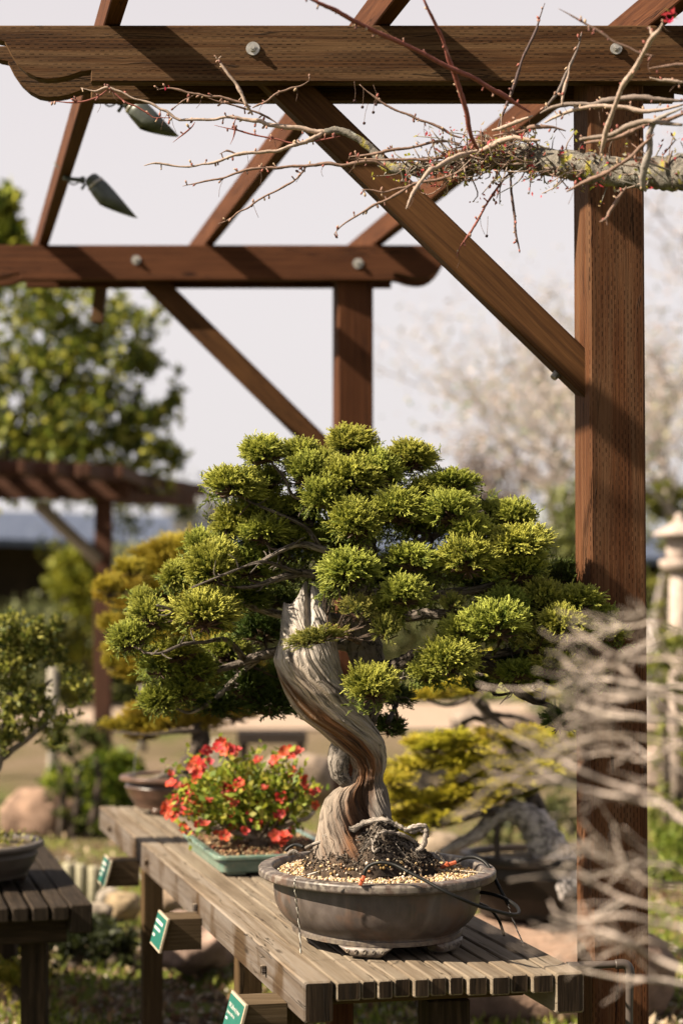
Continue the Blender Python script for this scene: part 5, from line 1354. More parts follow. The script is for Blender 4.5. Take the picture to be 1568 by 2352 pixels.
twigs = [
 (limb_pl[20:], PAL), 
 ([(745, 302, 4.7, 12), (720, 316, 4.69, 11), (690, 330, 4.68, 10), (650, 342, 4.68, 9), (610, 350, 4.68, 8), (570, 352, 4.68, 8), (530, 358, 4.68, 7), (490, 374, 4.68, 6), (450, 380, 4.68, 5), (400, 381, 4.68, 5), (360, 376, 4.68, 5), (331, 379, 4.68, 5)], PAL),
 ([(545, 357, 4.68, 5), (525, 345, 4.68, 5), (505, 354, 4.68, 3)], TW),
 ([(890, 392, 4.66, 12), (860, 372, 4.66, 10), (800, 378, 4.66, 8), (740, 376, 4.66, 8), (690, 382, 4.66, 8), (640, 386, 4.66, 7), (600, 386, 4.66, 6), (550, 396, 4.66, 6), (500, 412, 4.66, 5), (450, 422, 4.66, 4), (421, 430, 4.66, 4)], TW),
 ([(705, 384, 4.66, 6), (680, 412, 4.66, 5), (640, 436, 4.66, 5), (600, 456, 4.66, 5), (560, 480, 4.66, 4), (530, 502, 4.66, 4), (502, 512, 4.66, 5)], TW),
 ([(578, 262, 4.69, 10), (566, 236, 4.68, 9), (552, 210, 4.68, 9), (536, 182, 4.68, 8), (516, 158, 4.68, 7), (500, 140, 4.68, 5), (508, 130, 4.68, 4)], PAL),
 ([(580, 246, 4.68, 6), (610, 232, 4.68, 5), (640, 214, 4.68, 5), (670, 203, 4.68, 5), (709, 186, 4.68, 4)], TW),
 ([(578, 243, 4.69, 6), (540, 230, 4.69, 6), (490, 222, 4.69, 6), (450, 216, 4.69, 5), (400, 206, 4.69, 5), (360, 204, 4.69, 4)], TW),
 ([(450, 218, 4.69, 4), (420, 232, 4.69, 3), (398, 250, 4.69, 3)], TW),
 ([(640, 286, 4.7, 5), (600, 262, 4.7, 5), (560, 250, 4.7, 5), (520, 238, 4.7, 4), (470, 220, 4.7, 4)], TW),
 ([(780, 312, 4.69, 5), (700, 328, 4.69, 5), (650, 325, 4.69, 4), (600, 312, 4.69, 4), (540, 300, 4.69, 4), (490, 287, 4.69, 3)], RED),
 ([(250, 202, 4.7, 4), (290, 236, 4.7, 4), (330, 255, 4.7, 4), (355, 270, 4.7, 3), (400, 270, 4.7, 3)], RED),
 ([(250, 205, 4.7, 4), (215, 228, 4.7, 4), (160, 236, 4.7, 4), (110, 234, 4.7, 2)], RED),
 ([(540, 272, 4.69, 4), (538, 300, 4.69, 4), (531, 330, 4.69, 3)], RED),
 ([(450, 282, 4.69, 4), (425, 305, 4.69, 4), (396, 326, 4.69, 3)], RED),
 ([(1096, 342, 4.5, 12), (1080, 300, 4.46, 11), (1062, 230, 4.42, 11), (1040, 160, 4.38, 10), (1010, 80, 4.34, 8), (975, 10, 4.3, 6), (960, -30, 4.3, 5)], RED),
 ([(1215, 258, 4.5, 9), (1160, 222, 4.44, 12), (1100, 186, 4.4, 12), (1030, 152, 4.36, 12), (950, 115, 4.32, 11), (870, 78, 4.28, 11), (800, 40, 4.24, 11), (730, 5, 4.2, 11), (680, -20, 4.2, 10)], RED),
 ([(1140, 300, 4.56, 8), (1170, 220, 4.54, 8), (1200, 140, 4.52, 7), (1230, 70, 4.5, 6), (1250, 5, 4.5, 4)], (.09, .06, .06)),
 ([(1060, 318, 4.6, 7), (1020, 300, 4.6, 7), (970, 278, 4.6, 6), (930, 262, 4.6, 6), (890, 244, 4.6, 5), (860, 222, 4.6, 5), (826, 196, 4.6, 4)], TW),
 ([(1060, 330, 4.62, 8), (1000, 326, 4.62, 7), (950, 336, 4.62, 7), (900, 345, 4.62, 7), (860, 354, 4.62, 7), (800, 360, 4.64, 6)], TW),
 ([(1040, 352, 4.6, 7), (980, 366, 4.6, 7), (920, 368, 4.6, 6), (880, 366, 4.6, 6), (800, 366, 4.62, 5)], TW),
 ([(1108, 345, 4.55, 12), (1060, 355, 4.5, 12), (1010, 380, 4.45, 11), (980, 398, 4.42, 11), (950, 440, 4.4, 9), (934, 482, 4.38, 8)], PAL),
 ([(1080, 380, 4.55, 9), (1020, 410, 4.55, 8), (960, 420, 4.55, 7), (900, 452, 4.55, 7), (850, 476, 4.55, 6), (800, 508, 4.55, 5), (766, 538, 4.55, 4)], TW),
 ([(960, 418, 4.55, 6), (930, 430, 4.55, 6), (880, 440, 4.55, 5), (830, 436, 4.55, 5)], TW),
 ([(1170, 395, 4.6, 8), (1130, 450, 4.6, 6), (1100, 500, 4.6, 5), (1070, 545, 4.6, 5), (1045, 595, 4.6, 3)], RED),
 ([(1175, 390, 4.56, 8), (1172, 440, 4.56, 7), (1182, 500, 4.56, 6), (1186, 540, 4.56, 6), (1191, 580, 4.56, 6)], (.12, .07, .06)),
 ([(1568, 190, 4.3, 11), (1530, 186, 4.3, 9), (1492, 178, 4.3, 7)], PAL),
 ([(1600, 150, 4.2, 10), (1550, 150, 4.2, 9), (1488, 158, 4.2, 7)], TW),
 ([(1376, 355, 4.3, 12), (1390, 300, 4.26, 12), (1410, 240, 4.22, 12), (1440, 180, 4.18, 12), (1475, 125, 4.14, 12), (1500, 85, 4.1, 12), (1520, 52, 4.08, 10)], PAL),
 ([(1500, 85, 4.1, 9), (1490, 60, 4.1, 8)], PAL),
 ([(1500, 130, 4.2, 6), (1440, 110, 4.2, 6), (1380, 76, 4.2, 6), (1320, 40, 4.2, 5), (1282, 18, 4.2, 3)], TW),
 ([(1250, 280, 4.45, 8), (1300, 256, 4.42, 10), (1360, 246, 4.4, 11), (1420, 245, 4.38, 11), (1480, 255, 4.36, 10), (1568, 240, 4.34, 12)], PAL),
 ([(1240, 262, 4.5, 9), (1290, 240, 4.48, 12), (1350, 240, 4.46, 13), (1400, 230, 4.44, 14), (1480, 224, 4.4, 14), (1568, 232, 4.38, 14)], (.17, .13, .11)),
 ([(1290, 244, 4.4, 9), (1296, 200, 4.4, 8), (1308, 142, 4.4, 6)], PAL),
 ([(1250, 250, 4.5, 9), (1280, 210, 4.5, 8), (1320, 120, 4.5, 6), (1335, 80, 4.5, 5)], (.14, .11, .10)),
 ([(1340, 330, 4.4, 11), (1390, 322, 4.38, 11), (1440, 308, 4.36, 11), (1470, 290, 4.34, 11), (1530, 275, 4.3, 12), (1600, 250, 4.3, 12)], TW),
 ([(1330, 318, 4.3, 14), (1400, 312, 4.28, 14), (1440, 292, 4.26, 14), (1480, 280, 4.24, 14), (1568, 286, 4.2, 16)], (.22, .17, .14)),
 ([(1300, 440, 4.3, 8), (1360, 412, 4.28, 10), (1420, 380, 4.26, 10), (1470, 340, 4.24, 10), (1500, 310, 4.2, 9)], TW),
 ([(1440, 430, 4.3, 10), (1410, 470, 4.3, 10), (1392, 500, 4.3, 8), (1375, 510, 4.3, 4)], TW),
 ([(1392, 500, 4.3, 8), (1395, 516, 4.3, 5)], TW),
 ([(1480, 440, 4.3, 14), (1474, 400, 4.28, 18), (1490, 340, 4.26, 16), (1500, 280, 4.24, 14), (1568, 250, 4.2, 14)], (.25, .22, .20)),
 ([(1090, 350, 4.55, 14), (1130, 334, 4.53, 14), (1180, 318, 4.5, 14), (1240, 322, 4.48, 14)], PAL),
 ([(1130, 300, 4.52, 10), (1170, 286, 4.5, 12), (1225, 264, 4.48, 12)], PAL),
 ([(1130, 312, 4.52, 10), (1200, 300, 4.5, 10), (1240, 290, 4.48, 12), (1300, 300, 4.48, 8)], TW)]
def onebud(mb, p, dr, c, r):
    V, F = ico(1); s, u = frame(dr)
    mb.add([p + (s * v[0] + u * v[1]) * r + dr * v[2] * r * 1.8 for v in V], F, None, [c] * len(V))
rb = random.Random(3)
for pl, c in twigs:
    mb = MB(); n = max(8, len(pl) * 4)
    # slight natural kinks
    pl = [tuple(a) for a in spline(pl, max(4, int(len(pl) * 1.8)))]; n = max(8, len(pl) * 4)
    m_ = len(pl) - 1; tp = lambda i: min(1, .45 + .55 * i / 1.5) * min(1, .35 + .65 * (m_ - i) / 2.0)
    q = [(a[0] + rb.uniform(-2.4, 2.4), a[1] + rb.uniform(-2.4, 2.4), a[2], a[3] * rb.uniform(.85, 1.15) * tp(i)) for i, a in enumerate(pl)]
    pxtube(mb, q, 7, n, col=c, rough=.35)
    sm = spline(q, n)
    L = sum(math.hypot(sm[i + 1][0] - sm[i][0], sm[i + 1][1] - sm[i][1]) for i in range(n - 1))
    for _ in range(int(L / 24)):
        k = rb.randrange(1, n); a = sm[k]; p = P(a[0], a[1], a[2])
        dr = Vector((rb.uniform(-.9, .3), rb.uniform(-.4, .4), rb.choice((-1, 1)) * rb.uniform(.3, 1))).normalized()
        L1 = rb.uniform(3, 13) * PX(a[2])
        tube(mb, [p, p + dr * L1 * .6, p + dr * L1 + Vector((0, 0, .001))], [.0019, .0016, .0014], 5, col=c)
        onebud(mb, p + dr * L1, dr, rb.choice([(.30, .10, .08), (.34, .20, .15), (.16, .07, .06), (.42, .30, .2)]), rb.uniform(.0018, .0034))
        if rb.random() < .12:                       # dry fruit stalk
            e = p + Vector((rb.uniform(-.02, .02), 0, -rb.uniform(.02, .045)))
            tube(mb, spl([p, p.lerp(e, .5) + Vector((rb.uniform(-.006, .006), 0, -.002)), e], 6), .0005, 4, col=(.12, .07, .05))
    mb.build('twig', M['twig'], ca, True)
mb = MB(); V_, F_ = ico(1)
for (x, y, d) in ((836, 283, 4.6), (857, 258, 4.6), (863, 240, 4.6), (832, 246, 4.6), (1117, 542, 4.6), (814, 232, 4.6)):
    p = P(x, y, d); mb.add([p + Vector(v) * .004 for v in V_], F_, None, [(.04, .015, .015)] * len(V_))
    tube(mb, spl([p, p + Vector((.002, 0, .02)), p + Vector((rb.uniform(-.01, .01), 0, .045))], 6), .0005, 4, col=(.12, .07, .05))
mb.build('dried_fruit', M['twig'], ca, True)['kind'] = 'stuff'
# spur clusters, lichen curls and opening buds along the limb
Q, Qc = [], []
def spurs(mb):
    for q_ in range(420):
        x = rb.choice([rb.uniform(1020, 1290), rb.uniform(900, 1300), rb.uniform(1050, 1250), rb.uniform(1200, 1580)]); k = min(range(len(limb_pl)), key=lambda i: abs(limb_pl[i][0] - x)); a = limb_pl[k]
        p = P(x, a[1] + rb.uniform(-14, 14), a[2] - .01)
        dr = Vector((rb.uniform(-1, .6), rb.uniform(-1, .5), rb.uniform(-1, 1))).normalized(); long_ = q_ % 2; L = rb.uniform(.03, .11) if long_ else rb.uniform(.012, .045)
        if long_: dr = Vector((rb.uniform(-1.4, .3), rb.uniform(-.8, .3), rb.uniform(-.7, .7))).normalized()
        e = p + dr * L; m_ = p.lerp(e, .5) + Vector((rb.uniform(-1, 1), rb.uniform(-1, 1), rb.uniform(-1, 1))) * L * .3
        tube(mb, spl([p, m_, e], 7), [k_ * (.42 if long_ else 1) for k_ in (.004, .0045, .0038, .0036, .0032, .003, .0022)], 6, col=rb.choice([LB, TW, PAL, (.14, .1, .08)]), rough=.5)
        for _ in range(3): Q.append(tuple(e + Vector((rb.gauss(0, .005), rb.gauss(0, .005), rb.gauss(0, .005)))))
part('spur', M['twig'], spurs, parent=ca)
V, F, C = leaves(np.array(Q), None, .011, [(.42, .05, .05), (.28, .30, .04), (.40, .36, .06), (.22, .16, .08), (.32, .30, .24), (.30, .09, .06)])
Q2 = [P(1540, 36, 4.08), P(1530, 46, 4.08), P(1545, 48, 4.08), P(1535, 30, 4.08), P(1550, 38, 4.08)] * 3 + [P(386, 203, 4.69), P(384, 200, 4.69)]
V2, F2, C2 = leaves(np.array([tuple(Vector(q) + Vector((rb.gauss(0, .003),) * 3)) for q in Q2]), None, .014, [(.65, .03, .08), (.55, .06, .06), (.3, .25, .05)])
V, F, C = cat3([(V, F, C), (V2, F2, C2)])
o = npmesh('opening_leaves', V, F, C, M['leaf']); o['kind'] = 'stuff'; o.parent = ca; o.matrix_parent_inverse = Matrix.Translation(ca.location).inverted()

# ================================================================ bare grey shrub close to the camera, right
fs_ = empty('bare_shrub', (P(1720, 1360, 3.0).x, 3.0, 0), 'out of focus bare grey twiggy shrub in front of the post at the right edge', 'shrub')
GT = [(.38, .31, .27), (.44, .365, .32), (.33, .265, .225), (.25, .20, .165), (.50, .42, .36)]
limbs = [[(1700, 1640, 16), (1568, 1610, 15), (1508, 1593, 14), (1446, 1602, 13), (1384, 1602, 12), (1355, 1585, 11), (1322, 1548, 10), (1289, 1510, 9), (1258, 1498, 6)],
 [(1700, 1600, 16), (1568, 1578, 14), (1508, 1581, 13), (1425, 1564, 12), (1363, 1560, 9), (1300, 1565, 6)],
 [(1700, 1560, 14), (1568, 1515, 13), (1467, 1515, 12), (1405, 1502, 11), (1355, 1469, 9), (1310, 1440, 6), (1285, 1420, 4)],
 [(1700, 1620, 14), (1568, 1540, 12), (1529, 1502, 11), (1508, 1452, 9), (1475, 1403, 7), (1462, 1380, 4)],
 [(1700, 1700, 16), (1568, 1660, 14), (1488, 1651, 13), (1405, 1643, 12), (1334, 1622, 10), (1280, 1593, 7), (1235, 1570, 4)],
 [(1700, 1960, 22), (1568, 1883, 20), (1521, 1846, 19), (1479, 1821, 18), (1434, 1809, 16), (1384, 1792, 14), (1334, 1771, 13), (1280, 1742, 11), (1227, 1717, 9), (1177, 1690, 6), (1120, 1660, 3)],
 [(1521, 1846, 14), (1475, 1842, 14), (1425, 1829, 12), (1376, 1821, 10), (1326, 1809, 8), (1272, 1785, 7), (1230, 1760, 4)],
 [(1700, 2060, 16), (1568, 2000, 14), (1537, 1987, 13), (1496, 1983, 10), (1450, 1960, 6)],
 [(1700, 2090, 16), (1568, 2040, 13), (1492, 2028, 12), (1446, 1991, 9), (1400, 1965, 5)],
 [(1700, 2290, 18), (1568, 2262, 15), (1508, 2250, 14), (1425, 2247, 12), (1343, 2231, 8), (1275, 2224, 4)],
 [(1700, 2150, 16), (1568, 2130, 14), (1508, 2119, 13), (1425, 2103, 12), (1343, 2115, 10), (1280, 2098, 8), (1262, 2070, 5)],
 [(1600, 2240, 16), (1508, 2202, 13), (1425, 2156, 12), (1363, 2136, 10), (1300, 2160, 6)],
 [(1650, 2110, 16), (1467, 2074, 12), (1384, 2040, 11), (1334, 2011, 8), (1280, 2012, 4)],
 [(1650, 1740, 13), (1500, 1700, 11), (1400, 1690, 10), (1330, 1700, 8), (1250, 1740, 5), (1180, 1770, 3)],
 [(1650, 1480, 11), (1560, 1450, 9), (1500, 1430, 8), (1440, 1440, 6), (1390, 1420, 4)],
 [(1568, 1700, 12), (1480, 1745, 10), (1400, 1730, 8), (1330, 1740, 5)],
 [(1650, 1800, 12), (1560, 1770, 10), (1500, 1745, 9), (1440, 1700, 6)],
 [(1640, 1640, 14), (1540, 1640, 12), (1440, 1545, 11), (1400, 1530, 8), (1330, 1520, 5)],
 [(1568, 2190, 12), (1480, 2160, 10), (1400, 2190, 8), (1340, 2170, 5)]]
rf = random.Random(21)
def rtw(mb, p, dr, L, r, depth, col):
    n = 6; pts = [p]; d = dr
    for k in range(n):
        d = (d + Vector((rf.gauss(0, .12), rf.gauss(0, .10), rf.gauss(0, .12)))).normalized(); pts.append(pts[-1] + d * L / n)
    tube(mb, pts, [max(.0007, r * (1 - .5 * k / n)) for k in range(n + 1)], 5, col=col)
    if depth:
        for _ in range(rf.randint(2, 4)):
            k = rf.randint(1, n); s = rf.choice((-1, 1))
            nd = (d + Vector((rf.uniform(-.3, .2), rf.uniform(-.5, .5), s * rf.uniform(.3, 1.0)))).normalized()
            rtw(mb, pts[k], nd, L * rf.uniform(.45, .8), r * .6, depth - 1, col)
for i, pl in enumerate(limbs):
    c = GT[i % 5]; dd = rf.uniform(2.66, 2.98)
    q = [(a[0], a[1], dd + rf.uniform(-.03, .03) - (a[0] - 1400) * .0003, a[2]) for a in pl]
    q = [(a[0], a[1], a[2], a[3] * .72) for a in q]
    mb = MB(); pxtube(mb, q, 8, len(q) * 6, col=c, rough=.3)
    sm = spline(q, len(q) * 6)
    for _ in range(4 if i not in (5, 6) else 3):
        k = rf.randrange(len(sm) // 4, len(sm)); a = sm[k]
        if a[0] > 1600 or (a[0] < 1350 and a[1] < 1570) or (a[0] < 1330 and a[1] > 1950): continue
        rtw(mb, P(a[0], a[1], a[2]), Vector((-1, rf.uniform(-.5, .5), rf.uniform(-.7, .7))).normalized(), rf.uniform(.04, .10), rf.uniform(.0012, .0024), 1, rf.choice(GT))
    mb.build('branch', M['twig'], fs_, True)
mb = MB(); pxtube(mb, [(1740, 3200, 3.0, 90), (1720, 2500, 3.0, 80), (1700, 2200, 3.0, 70), (1690, 1900, 3.0, 60), (1700, 1650, 3.0, 44), (1690, 1500, 3.0, 26), (1660, 1400, 3.0, 12)], 14, 50, col=(.28, .24, .21), rough=.25)
mb.build('trunk', M['bark'], fs_, True)
# grey water pipe in front of the post
wp = empty('water_pipe', P(1440, 2260, 4.9), 'grey horizontal water pipe with elbow running down in front of the right post', 'pipe')
M['pipe'] = plain('grey_pipe', (.06, .046, .040), .5, .4, 0, .2, 30)
mb = MB(); pxtube(mb, [(1300, 2218, 4.92, 17), (1380, 2216, 4.92, 17), (1425, 2214, 4.92, 17), (1440, 2220, 4.92, 18), (1444, 2236, 4.92, 18), (1444, 2350, 4.92, 17), (1444, 2700, 4.92, 17), (1444, 2870, 4.92, 17)], 14, 60); mb.build('pipe', M['pipe'], wp, True)
mb = MB(); pxtube(mb, [(1412, 2215, 4.92, 22), (1430, 2214, 4.92, 22), (1440, 2219, 4.92, 22), (1445, 2232, 4.92, 22), (1445, 2250, 4.92, 22)], 14, 24); mb.build('elbow', M['pipe'], wp, True)
# ================================================================ ground, path
def gz(px, py, z=0.0):          # ground point seen at a photo position
    d = (CAMZ - z) * 4704 / (py - 1360); p = P(px, py, d); p.z = z; return p, d
t = NT('ground_soil', .95, .1); pos = t.gen()
n1 = t.noise(pos, .9, 6, .65); n2 = t.noise(pos, 7, 6, .7); n3 = t.noise(pos, 45, 5, .7)
soil = t.ramp(n2, [(.3, (.045, .028, .017)), (.5, (.10, .066, .043)), (.7, (.19, .135, .092))])
soil = t.mix(1.0, soil, t.ramp(n3, [(.3, .55), (.6, 1.15), (.75, 1.6)]), 'MULTIPLY')
moss = t.ramp(n3, [(.35, (.06, .08, .014)), (.6, (.17, .20, .03)), (.8, (.29, .30, .06))])
c = t.mix(t.ramp(t.noise(pos, 1.6, 5, .7), [(.43, 0.0), (.52, .9)]), soil, moss)
yy = t.n('SeparateXYZ', Vector=pos).outputs[1]
far = t.ramp(t.noise(t.map(pos, (.6, .25, 1)), 1.0, 5, .6), [(.38, (.19, .14, .095)), (.52, (.14, .11, .06)), (.62, (.10, .11, .03))])
c = t.mix(t.n('MapRange', Value=yy, i1=11.0, i2=15.0).outputs[0], c, far)
t.col(c).bump(t.math('ADD', n2, n3), .8, .03); M['ground'] = t.m
mb = MB(); xs = list(np.linspace(-14, 14, 90)); ys = [2 + .12 * i for i in range(110)]
xs = [-150, -60] + xs + [60, 150]; ys = [-20] + ys + [16.5, 20, 26, 40, 80, 300]
vs = [(x, y, 0 if y > 20 else .018 * mnoise.noise(Vector((x * 1.5, y * 1.5, 0))) + .008 * mnoise.noise(Vector((x * 7, y * 7, 3)))) for y in ys for x in xs]
nx = len(xs); fs = [(j * nx + i, j * nx + i + 1, (j + 1) * nx + i + 1, (j + 1) * nx + i) for j in range(len(ys) - 1) for i in range(nx - 1)]
mb.add(vs, fs); tag(mb.build('ground', M['ground'], None, True), kind='structure')
M['path'] = plain('path_gravel', (.34, .26, .205), .95, .1, 0, .12, 3)
p1, _ = gz(0, 1680); p2, _ = gz(0, 1626)
mb = MB(); mb.add([(-40, p1.y - .3, .004 + .02), (40, p1.y + .6, .024), (40, p2.y + 1.8, .024), (-40, p2.y, .024)], [(0, 1, 2, 3)]); tag(mb.build('path', M['path']), kind='structure')
t = NT('lawn', .95, .1); pos = t.gen()
t.col(t.ramp(t.noise(pos, 1.3, 5, .6), [(.3, (.10, .12, .03)), (.55, (.20, .20, .06)), (.75, (.27, .24, .10))])); M['lawn'] = t.m
mb = MB(); mb.add([(-60, 27.4, .03), (60, 29.5, .03), (60, 90, .03), (-60, 90, .03)], [(0, 1, 2, 3)]); tag(mb.build('lawn', M['lawn']), kind='structure')
# leaf litter, stones and grass blades on the near ground
def inview(n, y0, y1, x0=-200, x1=1760):
    out = []
    for _ in range(n):
        y = y0 + (y1 - y0) * random.random(); p, d = gz(random.uniform(x0, x1), y); out.append((p.x, p.y, .0))
    return out
def gh(x, y): return .018 * mnoise.noise(Vector((x * 1.5, y * 1.5, 0))) + .008 * mnoise.noise(Vector((x * 7, y * 7, 3)))
pp = inview(5200, 1960, 2420); pp = [(x, y, gh(x, y) + .004) for x, y, z in pp]
pebbles('litter_stones', pp, [(.34, .27, .20), (.22, .15, .10), (.42, .35, .28), (.14, .09, .06), (.30, .20, .13), (.5, .44, .38)], 'small stones and wood chips strewn over the bare soil under the bench', M['pebble'], .004, .015)
pp = inview(9000, 1900, 2420); cc = [(x, y, gh(x, y) + .003) for x, y, z in pp]
V, F, C = leaves(np.array(cc), None, .04, [(.26, .17, .09), (.16, .09, .05), (.36, .27, .17), (.10, .06, .035)], aspect=.5)
tag(npmesh('leaf_litter', V, F, C, M['leaf']), 'dry brown leaf litter on the soil around the benches', 'leaf litter', kind='stuff')
cc = []
for _ in range(26000):
    y = random.uniform(1850, 2420); p, d = gz(random.uniform(-150, 1760), y)
    if mnoise.noise(Vector((p.x * 1.1, p.y * 1.1, 5))) + .25 * mnoise.noise(Vector((p.x * 5, p.y * 5, 5))) > -.08: cc.append((p.x, p.y, gh(p.x, p.y)))
V, F, C = leaves(np.array(cc), None, .045, [(.17, .22, .025), (.27, .30, .04), (.11, .15, .022), (.36, .35, .07)], aspect=.12, up=2.2)
tag(npmesh('grass', V, F, C, M['leaf']), 'thin mossy green grass tufts between the benches', 'grass', kind='stuff')

# ---------------------------------------------------------------- rocks
def grock(name, px, py, d, rx, ry, col, label, seed, rd=None, amp=.22):
    p = P(px, py, d); rz = ry * PX(d); r = rx * PX(d)
    col = tuple(k * .66 for k in col)
    return rock(name, (p.x, p.y, max(p.z, rz * .55)), (r, rd or r * .8, rz), col, label, seed=seed, amp=amp)
PK = (.45, .29, .21)
grock('boulder', 90, 1880, 13.2, 88, 66, PK, 'pinkish boulder beside the low green juniper, left of the bench', 1)
grock('rock', 450, 2165, 8.4, 96, 60, (.46, .32, .26), 'wide flat pink rock under the middle of the long bench', 5, .3)
grock('rock', 285, 2080, 9.3, 42, 34, (.56, .42, .26), 'sandy yellow rock between the low bench and the long bench leg', 6)
grock('rock', 215, 2100, 9.0, 42, 26, (.46, .38, .30), 'pale grey rock beside the corner of the low left bench', 7)
grock('rock', 250, 2060, 9.6, 26, 20, (.42, .36, .30), 'small grey rock behind the sandy yellow rock', 8)
grock('rock', 380, 2075, 9.4, 44, 34, (.5, .36, .25), 'tan rock behind the middle plant label', 9)
grock('boulder', 690, 1790, 12.5, 90, 62, (.50, .38, .29), 'large tan boulder behind the red quince and the twisted trunk', 10)
grock('boulder', 500, 1745, 14.5, 40, 44, (.42, .35, .28), 'pale upright boulder behind the top of the quince', 11)
grock('boulder', 1170, 1700, 17, 90, 70, (.46, .34, .27), 'rounded pinkish boulder beyond the right bonsai', 12)
grock('boulder', 1080, 1655, 19, 44, 26, (.50, .40, .33), 'pale boulder at the edge of the path, beyond the right bonsai', 13)
grock('boulder', 1540, 1760, 15, 70, 60, (.42, .32, .26), 'brown boulder to the right of the near post', 14)
grock('rock', 1010, 1960, 11, 60, 50, (.48, .37, .27), 'tan rock beyond the right rim of the oval pot', 15)
# log palisade
for k, (x, y0, y1, w) in enumerate([(68, 1960, 2040, 30), (96, 1968, 2048, 30), (124, 1972, 2055, 28), (158, 1982, 2062, 30), (186, 1985, 2065, 28), (216, 1990, 2075, 30), (244, 1992, 2070, 28), (1512, 2282, 2380, 36), (1555, 2290, 2380, 40)]):
    d = 9.9 if x < 1000 else 8.2
    c = P(x, y0, d); mb = MB(); r = w / 2 * PX(d)
    tube(mb, [(c.x, c.y, -.05), (c.x, c.y, c.z - .012), (c.x, c.y, c.z)], [r, r * .99, r * .8], 16, col=(.34, .31, .22), rough=.06)
    lab = ['leftmost pale edging log, hard against the left pot', 'pale edging log second from the left pot', 'pale edging log third from the left pot', 'pale edging log fourth from the left pot', 'pale edging log just left of the far plant label', 'pale edging log behind the far plant label', 'pale edging log right of the far plant label', 'short pale log post low at the right edge, nearer the post', 'short pale log post low at the right edge, farther from the post'][k]
    tag(mb.build('edging_log', M['bark'], None, True), lab, 'log', 'log edging in the beds')

# ---------------------------------------------------------------- background planting
def bush(name, blobs, cols, leaf, label, per=20, cat='shrub', stem=None, group=None, spread=.16, shell=.5, dens=1.0, scol=(.07, .052, .04)):
    Q = []
    for (x, y, rx, ry, d, n) in blobs:
        c = P(x, y, d); rad = (rx * PX(d), rx * PX(d) * .8, ry * PX(d))
        pts, _ = clumps(c, rad, max(4, int(n * dens) // per), per, rx * PX(d) * spread, shell); Q.append(pts)
        zb = c.z - rad[2]
        if cat != 'tree' and stem is None and zb > .05:      # carry the bush down to the ground
            pts, _ = clumps((c.x, c.y, zb / 2), (rad[0] * .8, rad[1] * .8, zb / 2 + .1), max(4, int(n * .8 * dens) // per), per, rx * PX(d) * spread, .4); Q.append(pts)
    Q = np.concatenate(Q); Q = Q[Q[:, 2] > 0]
    b = P(blobs[0][0], 1360, blobs[0][4]); b.z = 0
    o = empty(name, b, label, cat, group)
    V, F, C = leaves(Q, None, leaf, cols)
    m = npmesh('foliage', V, F, C, M['leaf'], True); m.parent = o; m.matrix_parent_inverse = Matrix.Translation(o.location).inverted()
    mb = MB()
    for pl in (stem or []): pxtube(mb, pl, 10, col=scol, rough=.25)
    if not stem:
        for q in blobs[:4]:
            e = P(q[0], q[1], q[4]); f = Vector((b.x, b.y, 0)); 
            if q is not blobs[0]: f = Vector((e.x * .7 + b.x * .3, e.y, 0))
            m1 = MB(); tube(m1, spl([f, f.lerp(e, .5) + Vector((.03, 0, 0)), f.lerp(e, .8)], 8), [.03, .028, .026, .024, .02, .018, .015, .01], 8, col=scol, rough=.2); m1.build('stem', M['bark'], o, True)
    if stem: mb.build('trunk' if cat == 'tree' else 'stem', M['bark'], o, True)
    return o
GRN = [(.13, .17, .022), (.24, .27, .035), (.07, .10, .016), (.36, .36, .05), (.04, .06, .012)]
DGR = [(.05, .065, .015), (.09, .105, .02), (.03, .04, .012), (.15, .16, .03)]
bush('broadleaf_tree', [(60, 700, 150, 60, 17, 900), (180, 720, 130, 70, 17, 1000), (300, 730, 70, 56, 17, 420), (60, 820, 150, 80, 17, 1300), (200, 840, 150, 80, 17, 1500), (330, 830, 60, 34, 17, 300), (70, 950, 160, 80, 17, 1500), (220, 960, 150, 80, 17, 1600), (350, 960, 60, 40, 17, 300), (100, 1060, 170, 66, 17, 1300), (260, 1050, 120, 60, 17, 900), (380, 1030, 50, 34, 17, 260), (300, 1120, 110, 36, 17.5, 500), (120, 1110, 150, 40, 17.5, 500), (395, 950, 40, 40, 17, 120), (400, 1060, 40, 30, 17, 120), (400, 870, 34, 40, 17, 60), (370, 700, 40, 50, 17, 90), (-100, 900, 140, 200, 17, 1400)], GRN, .078, 'tall leafy green tree with sky showing through, behind the left of the pergola', 13, 'tree',
     [[(-120, 1700, 17, 40), (-110, 1300, 17, 36), (-40, 1100, 17, 30), (120, 950, 17, 26), (180, 720, 17, 14)], [(-60, 1150, 17, 26), (120, 1060, 17, 20), (260, 1000, 17, 20), (330, 880, 17, 10)], [(-40, 1100, 17, 28), (60, 960, 17, 20), (20, 800, 17, 10)]], shell=.3, dens=.85, spread=.085, scol=(.022, .017, .013))
bush('broadleaf_tree', [(-10, 480, 50, 60, 15, 380), (20, 540, 50, 30, 15, 160), (-60, 560, 80, 110, 15, 500)], GRN, .11, 'yellow green tree crown just entering the left edge above the far beam', 16, 'tree', [[(-190, 1700, 15, 60), (-170, 1100, 15, 50), (-120, 700, 15, 30), (-20, 500, 15, 8)]], shell=.3)
bush('shrub', [(290, 1125, 130, 34, 30, 700), (420, 1165, 40, 22, 30, 120), (120, 1115, 110, 30, 30, 400)], DGR, .12, 'dark evergreen mass between the far pergola roof and the pavilion', 20)
bush('clipped_shrub', [(95, 1440, 76, 44, 27, 2200), (60, 1450, 60, 36, 27, 900)], [(.11, .13, .05), (.16, .18, .07), (.07, .085, .035)], .08, 'rounded grey green clipped shrub before the dark pavilion wall', 30, shell=.7)
